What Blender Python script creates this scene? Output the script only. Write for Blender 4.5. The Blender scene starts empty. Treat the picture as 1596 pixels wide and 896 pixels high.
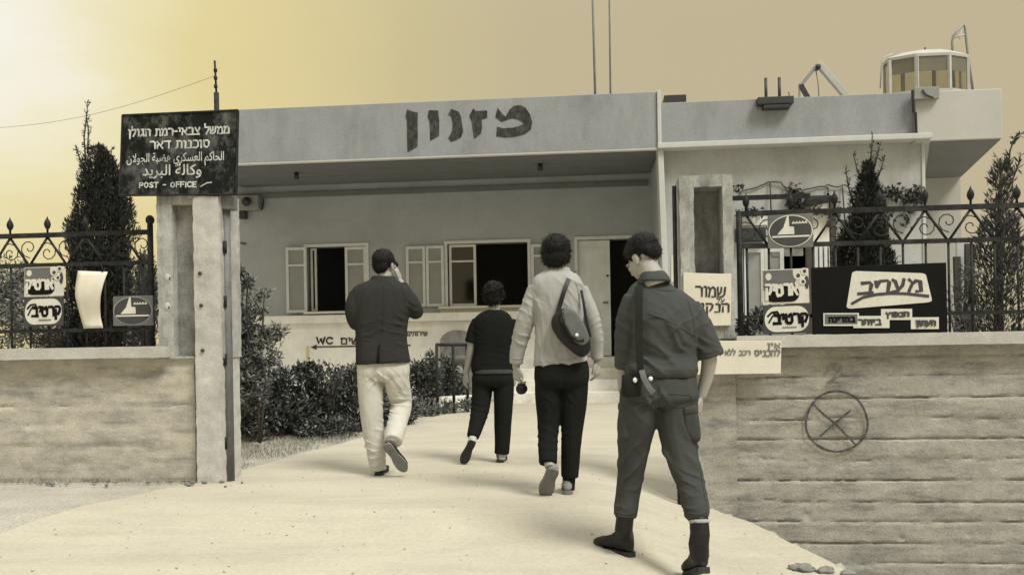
import bpy, math, random
import numpy as np
from mathutils import Vector, Matrix, noise

SC = bpy.context.scene
COL = SC.collection
R = math.radians
random.seed(7)
rng = np.random.default_rng(7)

# ------------------------------------------------------------------ camera
FPX = 1333.0                 # focal length in photo pixels (1596 wide)
ROLL = R(1.0)                # the photographer held the camera a little clockwise
EYE = 1.05
cam = bpy.data.cameras.new('camera')
cam.sensor_width = 36.0
cam.lens = 36.0 * FPX / 1596.0
cam.shift_y = 82.0 / 1596.0
cam.clip_start, cam.clip_end = 0.05, 3000.0
cam_ob = bpy.data.objects.new('camera', cam)
COL.objects.link(cam_ob)
cam_ob.matrix_world = Matrix.Translation((0, 0, EYE)) @ Matrix.Rotation(R(90), 4, 'X') @ Matrix.Rotation(-ROLL, 4, 'Z')
SC.camera = cam_ob

# ------------------------------------------------------------------ world, sun, exposure
SUN_EL, SUN_AZ = R(53), R(136)          # azimuth clockwise from +Y (north): light from the right, a little behind the camera
world = bpy.data.worlds.new('World'); SC.world = world
world.use_nodes = True
wn, wl = world.node_tree.nodes, world.node_tree.links
wn.clear()
w_out = wn.new('ShaderNodeOutputWorld'); w_bg = wn.new('ShaderNodeBackground')
w_sky = wn.new('ShaderNodeTexSky'); w_sky.sky_type = 'NISHITA'; w_sky.sun_disc = False
w_sky.sun_elevation, w_sky.sun_rotation = SUN_EL, SUN_AZ
w_sky.dust_density = 4.0
w_bw = wn.new('ShaderNodeRGBToBW'); wl.new(w_sky.outputs[0], w_bw.inputs[0])
w_tc = wn.new('ShaderNodeTexCoord')
w_noise = wn.new('ShaderNodeTexNoise'); w_noise.inputs['Scale'].default_value = 2.2; w_noise.inputs['Detail'].default_value = 5
w_noise.inputs['Roughness'].default_value = 0.6
w_map = wn.new('ShaderNodeMapping'); w_map.inputs['Scale'].default_value = (1, 1, 2.5)
wl.new(w_tc.outputs['Generated'], w_map.inputs[0]); wl.new(w_map.outputs[0], w_noise.inputs[0])
# thin overcast with a bright break in the cloud towards the upper left
w_dot = wn.new('ShaderNodeVectorMath'); w_dot.operation = 'DOT_PRODUCT'
gd = Vector((-0.72, 1.0, 0.44)).normalized()
w_dot.inputs[1].default_value = gd
wl.new(w_tc.outputs['Generated'], w_dot.inputs[0])
w_mr = wn.new('ShaderNodeMapRange'); w_mr.inputs['From Min'].default_value = 0.72; w_mr.inputs['From Max'].default_value = 1.02
wl.new(w_dot.outputs['Value'], w_mr.inputs['Value'])
w_add = wn.new('ShaderNodeMath'); w_add.operation = 'MULTIPLY_ADD'
w_add.inputs[1].default_value = 0.16; 
wl.new(w_noise.outputs[0], w_add.inputs[0]); wl.new(w_mr.outputs[0], w_add.inputs[2])
w_ramp = wn.new('ShaderNodeValToRGB')
cr = w_ramp.color_ramp
cr.elements[0].position = 0.05; cr.elements[0].color = (0.585, 0.505, 0.335, 1)
cr.elements[1].position = 1.0; cr.elements[1].color = (1.03, 1.0, 0.90, 1)
for ps, c_ in ((0.42, (0.605, 0.52, 0.33)), (0.64, (0.665, 0.575, 0.325)), (0.88, (0.86, 0.73, 0.37)), (0.94, (0.93, 0.85, 0.54)), (0.975, (1.0, 0.95, 0.77))):
    e = cr.elements.new(ps); e.color = (*c_, 1)
wl.new(w_add.outputs[0], w_ramp.inputs[0])
w_mul = wn.new('ShaderNodeMixRGB'); w_mul.blend_type = 'MULTIPLY'; w_mul.inputs[0].default_value = 1.0
# a quarter of the light keeps the clear sky's own falloff, the rest is even cloud
w_mix = wn.new('ShaderNodeMath'); w_mix.operation = 'MULTIPLY_ADD'
w_mix.inputs[1].default_value = 0.04; w_mix.inputs[2].default_value = 6.3
wl.new(w_bw.outputs[0], w_mix.inputs[0])
# overcast: the cloud brightens and loses its tint towards the zenith
w_sep = wn.new('ShaderNodeSeparateXYZ'); wl.new(w_tc.outputs['Generated'], w_sep.inputs[0])
w_el = wn.new('ShaderNodeMapRange'); w_el.interpolation_type = 'SMOOTHSTEP'; w_el.inputs['From Min'].default_value = 0.33; w_el.inputs['From Max'].default_value = 0.95
wl.new(w_sep.outputs['Z'], w_el.inputs['Value'])
w_zen = wn.new('ShaderNodeMixRGB'); w_zen.inputs[2].default_value = (1.38, 1.38, 1.32, 1)
wl.new(w_el.outputs[0], w_zen.inputs[0]); wl.new(w_ramp.outputs[0], w_zen.inputs[1])
wl.new(w_zen.outputs[0], w_mul.inputs[1]); wl.new(w_mix.outputs[0], w_mul.inputs[2])
wl.new(w_mul.outputs[0], w_bg.inputs[0]); w_bg.inputs[1].default_value = 0.10
wl.new(w_bg.outputs[0], w_out.inputs[0])

sun = bpy.data.lights.new('sun', 'SUN'); sun.energy = 2.2; sun.angle = R(20); sun.color = (1.0, 0.97, 0.90)
sun_ob = bpy.data.objects.new('sun', sun); COL.objects.link(sun_ob)
to_sun = Vector((math.sin(SUN_AZ) * math.cos(SUN_EL), math.cos(SUN_AZ) * math.cos(SUN_EL), math.sin(SUN_EL)))
sun_ob.rotation_euler = to_sun.to_track_quat('Z', 'Y').to_euler()
sun_ob.location = (0, 0, 30)

SC.cycles.transparent_max_bounces = 32
SC.view_settings.view_transform = 'Standard'; SC.view_settings.look = 'None'
SC.view_settings.exposure = 0.5; SC.view_settings.gamma = 1.0
SC.view_settings.use_curve_mapping = False

# ------------------------------------------------------------------ measuring: photo pixel -> place
_c, _s = math.cos(ROLL), math.sin(ROLL)
def ray(px, py):
    u, v = (px - 798.0) / FPX, (530.0 - py) / FPX
    return Vector((u * _c + v * _s, 1.0, -u * _s + v * _c))
def P(px, py, d):
    r = ray(px, py)
    return Vector((r.x * d, d, EYE + r.z * d))
class Frame:
    def __init__(s, ox, oy, deg):
        a = R(deg); s.o = Vector((ox, oy, 0)); s.ex = Vector((math.cos(a), math.sin(a), 0)); s.ey = Vector((-math.sin(a), math.cos(a), 0))
    def w(s, x, y, z): return s.o + s.ex * x + s.ey * y + Vector((0, 0, z))
    def hit(s, px, py, ly=0.0):
        r = ray(px, py); o = Vector((0, 0, EYE))
        t = (ly - (o - s.o).dot(s.ey)) / r.dot(s.ey)
        p = o + r * t
        return (p - s.o).dot(s.ex), p.z
    def X(s, px, py, ly=0.0): return s.hit(px, py, ly)[0]
    def Z(s, px, py, ly=0.0): return s.hit(px, py, ly)[1]
BF = Frame(0, 13.5, -5.15)      # canteen: x along the facade, y into the building, fascia on y=0
WF = Frame(0, 6.5, -5.4)        # garden wall and gate posts
def sstep(a, b, x):
    t = min(1.0, max(0.0, (x - a) / (b - a))); return t * t * (3 - 2 * t)
def edge_x(y):                  # right edge of the raised drive
    pts = [(-5, 4.0), (3.8, 2.25), (4.9, 1.86), (5.4, 1.66), (6.16, 1.43), (6.6, 1.36)]
    if y >= 6.6: return 1.36
    for (y0, x0), (y1, x1) in zip(pts, pts[1:]):
        if y <= y1: return x0 + (x1 - x0) * (y - y0) / (y1 - y0)
def ground_z(x, y):
    if y > 5.8: g = 0.0
    else:
        g = -0.13 * sstep(5.8, 4.5, y) - 0.12 * max(0, 4.5 - y) * (1 if y > 0 else 0) - (0.54 if y <= 0 else 0)
    side = -0.20 * sstep(0.5, 1.4, x) * (1 - sstep(6.3, 8.5, y))
    drop = 0.0
    if y < 6.62:
        drop = -0.72 * sstep(0.03, 0.42, x - edge_x(y))
    return g + side + drop
def ground_d(px, py):
    d = 2.5
    while d < 60:
        p = P(px, py, d)
        if p.z <= ground_z(p.x, p.y): return d
        d += 0.01
    return d

# ------------------------------------------------------------------ materials
def nd(t, kind, **kw):
    n = t.nodes.new(kind)
    for k, v in kw.items(): setattr(n, k, v)
    return n
def mat(name, col, rough=0.85, var=0.18, scale=3.0, bump=0.15, bscale=60.0, spec=0.3, stain=None, stain_scale=(1, 1, 1), stain_amt=0.0, fine=0.0, island=0.0, metallic=0.0, bdist=0.01):
    """noise-varied surface; stain = second colour laid in soft irregular patches"""
    m = bpy.data.materials.new(name); m.use_nodes = True
    t = m.node_tree; b = t.nodes['Principled BSDF']; L = t.links
    tc = nd(t, 'ShaderNodeTexCoord')
    b.inputs['Roughness'].default_value = rough
    b.inputs['Specular IOR Level'].default_value = spec
    b.inputs['Metallic'].default_value = metallic
    n1 = nd(t, 'ShaderNodeTexNoise'); n1.inputs['Scale'].default_value = scale; n1.inputs['Detail'].default_value = 8; n1.inputs['Roughness'].default_value = 0.65
    L.new(tc.outputs['Object'], n1.inputs['Vector'])
    mr = nd(t, 'ShaderNodeMapRange'); mr.inputs['From Min'].default_value = 0.25; mr.inputs['From Max'].default_value = 0.75
    mr.inputs['To Min'].default_value = 1 - var; mr.inputs['To Max'].default_value = 1 + var
    L.new(n1.outputs[0], mr.inputs['Value'])
    last = mr.outputs[0]
    if fine:
        n2 = nd(t, 'ShaderNodeTexNoise'); n2.inputs['Scale'].default_value = bscale * 1.5; n2.inputs['Detail'].default_value = 3
        L.new(tc.outputs['Object'], n2.inputs['Vector'])
        m2 = nd(t, 'ShaderNodeMapRange'); m2.inputs['From Min'].default_value = 0.3; m2.inputs['From Max'].default_value = 0.7
        m2.inputs['To Min'].default_value = 1 - fine; m2.inputs['To Max'].default_value = 1 + fine
        L.new(n2.outputs[0], m2.inputs['Value'])
        mm = nd(t, 'ShaderNodeMath', operation='MULTIPLY'); L.new(last, mm.inputs[0]); L.new(m2.outputs[0], mm.inputs[1]); last = mm.outputs[0]
    if island:
        gi = nd(t, 'ShaderNodeNewGeometry')
        m3 = nd(t, 'ShaderNodeMapRange'); m3.inputs['To Min'].default_value = 1 - island; m3.inputs['To Max'].default_value = 1 + island
        L.new(gi.outputs['Random Per Island'], m3.inputs['Value'])
        mm = nd(t, 'ShaderNodeMath', operation='MULTIPLY'); L.new(last, mm.inputs[0]); L.new(m3.outputs[0], mm.inputs[1]); last = mm.outputs[0]
    base = nd(t, 'ShaderNodeRGB'); col = (col[0], col[1] * 1.045, min(.9, col[2] * 1.2)); base.outputs[0].default_value = (*col, 1)
    cur = base.outputs[0]
    if stain is not None:
        mp = nd(t, 'ShaderNodeMapping'); mp.inputs['Scale'].default_value = stain_scale
        L.new(tc.outputs['Object'], mp.inputs[0])
        ns = nd(t, 'ShaderNodeTexNoise'); ns.inputs['Scale'].default_value = 1.0; ns.inputs['Detail'].default_value = 9; ns.inputs['Roughness'].default_value = 0.72
        L.new(mp.outputs[0], ns.inputs['Vector'])
        ms = nd(t, 'ShaderNodeMapRange'); ms.inputs['From Min'].default_value = 0.46; ms.inputs['From Max'].default_value = 0.68; ms.inputs['To Max'].default_value = stain_amt
        L.new(ns.outputs[0], ms.inputs['Value'])
        mx = nd(t, 'ShaderNodeMixRGB'); mx.inputs[2].default_value = (stain[0], stain[1] * 1.045, stain[2] * 1.2, 1)
        L.new(ms.outputs[0], mx.inputs[0]); L.new(cur, mx.inputs[1]); cur = mx.outputs[0]
    mul = nd(t, 'ShaderNodeVectorMath', operation='SCALE')
    L.new(cur, mul.inputs[0]); L.new(last, mul.inputs['Scale'])
    L.new(mul.outputs[0], b.inputs['Base Color'])
    if bump:
        nb = nd(t, 'ShaderNodeTexNoise'); nb.inputs['Scale'].default_value = bscale; nb.inputs['Detail'].default_value = 6
        L.new(tc.outputs['Object'], nb.inputs['Vector'])
        bp = nd(t, 'ShaderNodeBump'); bp.inputs['Strength'].default_value = bump; bp.inputs['Distance'].default_value = bdist
        L.new(nb.outputs[0], bp.inputs['Height']); L.new(bp.outputs[0], b.inputs['Normal'])
    return m
M = {}
M['dirt'] = mat('dirt', (0.42, 0.38, 0.28), 0.95, 0.16, 1.6, 0.5, 38, 0.1, (0.29, 0.265, 0.20), (1.2, 4, 1), 0.6, fine=0.2, bdist=0.02)
M['path'] = mat('pale_gravel_dirt', (0.475, 0.425, 0.295), 0.95, 0.08, 0.9, 0.3, 26, 0.1, (0.375, 0.335, 0.235), (0.5, 2.8, 1), 0.7, fine=0.06, bdist=0.015)
M['concrete'] = mat('board_marked_concrete', (0.35, 0.325, 0.25), 0.92, 0.24, 4.5, 0.35, 60, 0.15, (0.175, 0.17, 0.14), (2.6, 2.6, 11.0), 0.95, fine=0.16)
M['concrete_pale'] = mat('pale_stained_concrete', (0.45, 0.41, 0.305), 0.92, 0.22, 4.5, 0.35, 60, 0.15, (0.21, 0.202, 0.16), (2.4, 2.4, 8), 0.9, fine=0.13)
M['cap'] = mat('cap_concrete', (0.47, 0.445, 0.35), 0.9, 0.14, 4, 0.2, 60, 0.15, (0.33, 0.315, 0.25), (3, 3, 6), 0.6, fine=0.1)
M['post'] = mat('post_concrete', (0.385, 0.372, 0.305), 0.9, 0.26, 4, 0.25, 50, 0.15, (0.15, 0.147, 0.125), (6, 6, 2.2), 0.9, fine=0.14)
M['recess'] = mat('shaded_stained_recess', (0.27, 0.26, 0.215), 0.95, 0.25, 7, 0.5, 50, 0.1, (0.12, 0.118, 0.10), (9, 9, 4), 0.8, fine=0.15)  # mottled stains over a base darkened to put the recess shade into the colour
M['post_light'] = mat('limewashed_concrete', (0.47, 0.45, 0.365), 0.9, 0.18, 5, 0.25, 50, 0.15, (0.36, 0.345, 0.28), (6, 6, 1.5), 0.6, fine=0.1)
M['facade'] = mat('grey_render', (0.40, 0.41, 0.37), 0.9, 0.09, 1.2, 0.3, 45, 0.15, (0.32, 0.325, 0.29), (0.9, 0.9, 1.4), 0.7, fine=0.10)
M['wing'] = mat('wing_render', (0.44, 0.435, 0.37), 0.9, 0.10, 1.6, 0.3, 45, 0.15, (0.30, 0.295, 0.25), (1.6, 1.6, 0.9), 0.8, fine=0.10)
M['fascia'] = mat('fascia_render', (0.30, 0.305, 0.275), 0.9, 0.10, 1.4, 0.3, 45, 0.15, (0.225, 0.228, 0.202), (2.2, 2.2, 0.7), 0.75, fine=0.10)
M['render_light'] = mat('light_render', (0.47, 0.45, 0.365), 0.9, 0.07, 1.4, 0.3, 110, 0.15, (0.48, 0.46, 0.375), (0.8, 0.8, 3), 0.5, fine=0.05)
M['whitewash'] = mat('whitewash', (0.86, 0.815, 0.66), 0.9, 0.08, 2.0, 0.3, 90, 0.15, (0.52, 0.49, 0.39), (2, 2, 1.2), 0.5, fine=0.05)
M['trim'] = mat('trim_paint', (0.53, 0.515, 0.435), 0.8, 0.08, 6, 0.2, 90, 0.2, fine=0.05)
M['frame_paint'] = mat('window_frame_paint', (0.64, 0.63, 0.55), 0.65, 0.1, 8, 0.15, 80, 0.3, fine=0.06)
M['shutter'] = mat('shutter_panel', (0.30, 0.30, 0.255), 0.75, 0.1, 5, 0.2, 90, 0.2, fine=0.08)
M['door'] = mat('door_paint', (0.70, 0.70, 0.61), 0.6, 0.1, 4, 0.15, 60, 0.3, (0.58, 0.57, 0.49), (4, 4, 1.5), 0.5)
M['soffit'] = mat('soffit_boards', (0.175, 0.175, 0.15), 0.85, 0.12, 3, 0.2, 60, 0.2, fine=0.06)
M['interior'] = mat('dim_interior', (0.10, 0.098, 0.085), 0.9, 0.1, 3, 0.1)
M['step'] = mat('worn_step', (0.76, 0.71, 0.56), 0.85, 0.1, 5, 0.3, 70, 0.2, (0.42, 0.39, 0.30), (4, 4, 4), 0.6, fine=0.06)
M['iron'] = mat('old_iron_paint', (0.017, 0.017, 0.015), 0.6, 0.3, 12, 0.3, 90, 0.2, (0.05, 0.047, 0.038), (12, 12, 12), 0.6)
M['pole'] = mat('weathered_steel', (0.16, 0.158, 0.135), 0.6, 0.3, 7, 0.2, 80, 0.4, (0.07, 0.07, 0.06), (20, 20, 1.2), 0.8)
M['dark_metal'] = mat('dark_metal', (0.035, 0.035, 0.03), 0.5, 0.25, 9, 0.2, 80, 0.4)
M['grey_metal'] = mat('grey_metal', (0.26, 0.255, 0.215), 0.55, 0.15, 8, 0.15, 80, 0.4)
M['pale_metal'] = mat('pale_metal', (0.45, 0.43, 0.345), 0.6, 0.12, 8, 0.15, 80, 0.35)
M['black_board'] = mat('black_sign_board', (0.010, 0.011, 0.009), 0.7, 0.5, 6, 0.2, 60, 0.12, (0.16, 0.16, 0.135), (9, 9, 6), 0.75)
M['ad_black'] = mat('enamel_black', (0.007, 0.007, 0.006), 0.6, 0.3, 6, 0.05, 60, 0.1)
M['ad_grey'] = mat('enamel_grey', (0.13, 0.13, 0.11), 0.5, 0.2, 8, 0.05, 60, 0.35)
M['ad_dark'] = mat('enamel_dark_grey', (0.05, 0.05, 0.043), 0.5, 0.25, 8, 0.05, 60, 0.35)
M['ad_cream'] = mat('enamel_cream', (0.62, 0.585, 0.45), 0.5, 0.12, 8, 0.05, 60, 0.3, fine=0.08)
M['paper'] = mat('sign_board_white', (0.70, 0.64, 0.47), 0.8, 0.06, 6, 0.15, 60, 0.2, (0.57, 0.52, 0.38), (4, 4, 4), 0.4)
M['ink'] = mat('black_brush_paint', (0.035, 0.036, 0.03), 0.7, 0.45, 14, 0.1, 80, 0.2, (0.12, 0.12, 0.10), (14, 14, 9), 0.6)
M['ink_faded'] = mat('faded_brush_paint', (0.14, 0.14, 0.115), 0.8, 0.4, 14, 0.1, 80, 0.2, (0.26, 0.25, 0.20), (18, 18, 14), 0.8)
M['charcoal'] = mat('charcoal_mark', (0.062, 0.061, 0.051), 0.95, 0.35, 20, 0.1, 80, 0.1, (0.17, 0.165, 0.13), (30, 30, 30), 0.8)
M['white_paint'] = mat('white_lettering', (0.56, 0.55, 0.46), 0.7, 0.3, 20, 0.1, 80, 0.2, (0.14, 0.14, 0.12), (22, 22, 22), 0.85)
M['bark'] = mat('bark', (0.075, 0.068, 0.052), 0.95, 0.3, 14, 0.6, 60, 0.1)
M['stone'] = mat('field_stone', (0.20, 0.19, 0.15), 0.95, 0.3, 9, 0.6, 50, 0.1)
def leaf_mat(name, col, isl=0.55):
    m = mat(name, col, 0.6, 0.25, 3, 0, 10, 0.35, island=isl)
    b = m.node_tree.nodes['Principled BSDF']
    return m
M['cypress'] = leaf_mat('cypress_foliage', (0.026, 0.0275, 0.021))
M['cypress_grey'] = leaf_mat('grey_cypress_foliage', (0.07, 0.071, 0.056))
M['leaf_dark'] = leaf_mat('dark_leaf', (0.050, 0.053, 0.041), 0.7)
M['leaf_mid'] = leaf_mat('mid_leaf', (0.125, 0.128, 0.10), 0.75)
M['leaf_pale'] = leaf_mat('pale_leaf', (0.15, 0.152, 0.12), 0.6)
M['grass'] = leaf_mat('dry_grass', (0.26, 0.245, 0.175), 0.5)
def glass_mat():
    m = bpy.data.materials.new('window_glass'); m.use_nodes = True
    t = m.node_tree; t.nodes.clear()
    o = nd(t, 'ShaderNodeOutputMaterial'); mx = nd(t, 'ShaderNodeMixShader'); tr = nd(t, 'ShaderNodeBsdfTransparent'); gl = nd(t, 'ShaderNodeBsdfGlossy')
    tr.inputs[0].default_value = (0.86, 0.85, 0.80, 1); gl.inputs['Roughness'].default_value = 0.06; gl.inputs[0].default_value = (0.9, 0.88, 0.8, 1)
    mx.inputs[0].default_value = 0.045
    t.links.new(tr.outputs[0], mx.inputs[1]); t.links.new(gl.outputs[0], mx.inputs[2]); t.links.new(mx.outputs[0], o.inputs[0])
    return m
M['glass'] = glass_mat()
def cloth(name, col, rough=0.9, var=0.12, weave=260, bump=0.25, scale=7, spec=0.15):
    return mat(name, col, rough, var, scale, bump, weave, spec, fine=0.08, bdist=0.004)
M['skin'] = mat('skin', (0.34, 0.315, 0.25), 0.55, 0.07, 12, 0.1, 120, 0.35)
M['hair'] = mat('dark_hair', (0.007, 0.007, 0.006), 0.6, 0.3, 30, 0.8, 120, 0.2)
M['jacket'] = cloth('dark_wool', (0.034, 0.0345, 0.028), spec=.06)
M['khaki'] = cloth('light_cotton', (0.52, 0.49, 0.385))
M['sweater'] = cloth('light_grey_knit', (0.35, 0.34, 0.285))
M['black_cloth'] = cloth('black_cloth', (0.013, 0.0135, 0.011), spec=.06)
M['black_knit'] = cloth('black_knit', (0.012, 0.0125, 0.010), spec=.06)
M['fatigue'] = cloth('army_fatigue', (0.062, 0.064, 0.053), spec=.08)
M['fatigue_trouser'] = cloth('army_fatigue_trousers', (0.056, 0.058, 0.048), spec=.08)
M['black_leather'] = mat('black_leather', (0.010, 0.010, 0.009), 0.45, 0.25, 20, 0.2, 150, 0.3)
M['grey_leather'] = mat('grey_leather', (0.125, 0.125, 0.106), 0.45, 0.2, 14, 0.2, 150, 0.4)
M['web'] = cloth('webbing', (0.018, 0.019, 0.015))
M['pale_shoe'] = mat('pale_canvas_shoe', (0.24, 0.235, 0.20), 0.8, 0.15, 12, 0.2, 120, 0.2)
M['sole'] = mat('rubber_sole', (0.17, 0.165, 0.14), 0.8, 0.2, 14, 0.2, 120, 0.2)
M['dark_sole'] = mat('dark_rubber_sole', (0.03, 0.03, 0.026), 0.7, 0.2, 14, 0.2, 120, 0.25)
M['sock'] = cloth('pale_sock', (0.50, 0.48, 0.39))
M['stud'] = mat('chrome_stud', (0.75, 0.74, 0.68), 0.25, 0.05, 5, 0, 10, 0.6)

# ------------------------------------------------------------------ geometry helpers
class MB:
    def __init__(s): s.v, s.f = [], []
    def add(s, vs, fs):
        o = len(s.v); s.v += [tuple(p) for p in vs]; s.f += [tuple(i + o for i in f) for f in fs]; return s
    def hexa(s, p):   # 0-3 bottom ring, 4-7 top ring
        return s.add(p, [(3, 2, 1, 0), (4, 5, 6, 7), (0, 1, 5, 4), (1, 2, 6, 5), (2, 3, 7, 6), (3, 0, 4, 7)])
    def box(s, fr, x0, x1, y0, y1, z0, z1):
        return s.hexa([fr.w(x0, y0, z0), fr.w(x1, y0, z0), fr.w(x1, y1, z0), fr.w(x0, y1, z0), fr.w(x0, y0, z1), fr.w(x1, y0, z1), fr.w(x1, y1, z1), fr.w(x0, y1, z1)])
    def prism(s, poly, ext):   # planar polygon of Vectors pushed along ext
        n = len(poly); a = list(poly); b = [p + ext for p in poly]
        return s.add(a + b, [tuple(range(n - 1, -1, -1)), tuple(range(n, 2 * n))] + [(i, (i + 1) % n, n + (i + 1) % n, n + i) for i in range(n)])
    def tube(s, pts, r, n=8, flat=None):
        pts = [Vector(p) for p in pts]; m = len(pts)
        rr = r if isinstance(r, (list, tuple)) else [r] * m
        prev = None; rings = []
        for i, p in enumerate(pts):
            t = (pts[min(i + 1, m - 1)] - pts[max(i - 1, 0)])
            if t.length < 1e-9: t = Vector((0, 0, 1))
            t.normalize()
            if prev is None:
                a = Vector((0, 0, 1)) if abs(t.z) < 0.9 else Vector((0, 1, 0))
                u = t.cross(a).normalized()
            else:
                u = (prev - t * prev.dot(t)); u = u.normalized() if u.length > 1e-6 else prev
            prev = u; v = t.cross(u)
            rings.append([p + u * (rr[i] * math.cos(2 * math.pi * k / n)) + v * (rr[i] * math.sin(2 * math.pi * k / n)) for k in range(n)])
        return s.loft(rings)
    def loft(s, rings):
        n = len(rings[0]); vs = [p for r in rings for p in r]; fs = []
        for i in range(len(rings) - 1):
            for k in range(n):
                a, b = i * n + k, i * n + (k + 1) % n
                fs.append((a, b, b + n, a + n))
        fs.append(tuple(range(n - 1, -1, -1))); fs.append(tuple((len(rings) - 1) * n + k for k in range(n)))
        return s.add(vs, fs)
    def ell(s, c, r, rot=None, nu=14, nv=9):
        rot = rot or Matrix.Identity(3); rings = []
        c = Vector(c)
        for j in range(nv):
            th = math.pi * (j + 0.35) / (nv - 0.3)
            rings.append([c + rot @ Vector((r[0] * math.sin(th) * math.cos(2 * math.pi * k / nu), r[1] * math.sin(th) * math.sin(2 * math.pi * k / nu), -r[2] * math.cos(th))) for k in range(nu)])
        return s.loft(rings)
    def mesh(s, name):
        m = bpy.data.meshes.new(name); m.from_pydata(s.v, [], s.f); m.update(); return m

def thing(name, label, cat, loc, group=None):
    o = bpy.data.objects.new(name, None); COL.objects.link(o); o.location = loc; o.empty_display_size = 0.2
    o['label'] = label; o['category'] = cat
    if group: o['group'] = group
    return o
def link(name, me, m, parent=None, smooth=False):
    o = bpy.data.objects.new(name, me); COL.objects.link(o)
    if m is not None and not me.materials: me.materials.append(m)
    if smooth: me.polygons.foreach_set('use_smooth', [True] * len(me.polygons))
    if parent is not None:
        o.parent = parent
        top = parent
        loc = Vector(parent.location) if parent.parent is None else Vector((0, 0, 0))
        if parent.parent is None and parent.type == 'EMPTY': o.matrix_parent_inverse = Matrix.Translation(-loc)
    return o
def obj(name, mb, m, parent=None, smooth=False, bevel=0.0, label=None):
    me = mb if isinstance(mb, bpy.types.Mesh) else mb.mesh(name)
    o = link(name, me, m, parent, smooth)
    if getattr(mb, 'sharp', False): me.set_sharp_from_angle(angle=R(48))
    if bevel:
        b = o.modifiers.new('bevel', 'BEVEL'); b.width = bevel; b.segments = 2; b.limit_method = 'ANGLE'; b.angle_limit = R(40)
        me.polygons.foreach_set('use_smooth', [True] * len(me.polygons))
        w = o.modifiers.new('wn', 'WEIGHTED_NORMAL'); w.keep_sharp = True
    if label: o['label'] = label
    return o
def tag(o, label, cat, group=None, kind=None):
    o['label'] = label; o['category'] = cat
    if group: o['group'] = group
    if kind: o['kind'] = kind
    return o
def ground_pt(v): return Vector((v.x, v.y, ground_z(v.x, v.y)))
def bx(fr, *a): return MB().box(fr, *a)

def fbm(p, sc, o=4):
    return noise.fractal(Vector(p) * sc, 0.9, 2.0, o)
def rough_box(fr, x0, x1, y0, y1, z0, z1, step=0.02, amp=0.003, front=None, faces='fltrkb', sc=14):
    """box with subdivided faces, uneven like cast concrete; front(lx, z) gives extra relief into the wall on the front face"""
    mb = MB(); mb.sharp = True; cache = {}
    def vid(p, isfront):
        k = (round(p[0], 4), round(p[1], 4), round(p[2], 4))
        if k in cache: return cache[k]
        q = Vector(p)
        nv = Vector((fbm(q + Vector((3, 1, 0)), sc), fbm(q + Vector((0, 7, 2)), sc), fbm(q + Vector((5, 0, 9)), sc))) * amp
        y = p[1] + nv.y
        if front is not None and abs(p[1] - y0) < 1e-6: y += front(p[0], p[2])
        mb.v.append(tuple(fr.w(p[0] + nv.x, y, p[2] + nv.z))); cache[k] = len(mb.v) - 1
        return cache[k]
    def grid(o, du, dv, lu, lv, flip):
        nu, nv = max(1, round(lu / step)), max(1, round(lv / step))
        ids = [[vid([o[i] + du[i] * lu * a / nu + dv[i] * lv * b / nv for i in range(3)], 0) for a in range(nu + 1)] for b in range(nv + 1)]
        for b in range(nv):
            for a in range(nu):
                q = (ids[b][a], ids[b][a + 1], ids[b + 1][a + 1], ids[b + 1][a])
                mb.f.append(q[::-1] if flip else q)
    X, Y, Z = x1 - x0, y1 - y0, z1 - z0
    if 'f' in faces: grid((x0, y0, z0), (1, 0, 0), (0, 0, 1), X, Z, False)
    if 'k' in faces: grid((x0, y1, z0), (1, 0, 0), (0, 0, 1), X, Z, True)
    if 'l' in faces: grid((x0, y0, z0), (0, 1, 0), (0, 0, 1), Y, Z, True)
    if 'r' in faces: grid((x1, y0, z0), (0, 1, 0), (0, 0, 1), Y, Z, False)
    if 't' in faces: grid((x0, y0, z1), (1, 0, 0), (0, 1, 0), X, Y, False)
    if 'b' in faces: grid((x0, y0, z0), (1, 0, 0), (0, 1, 0), X, Y, True)
    return mb

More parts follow.
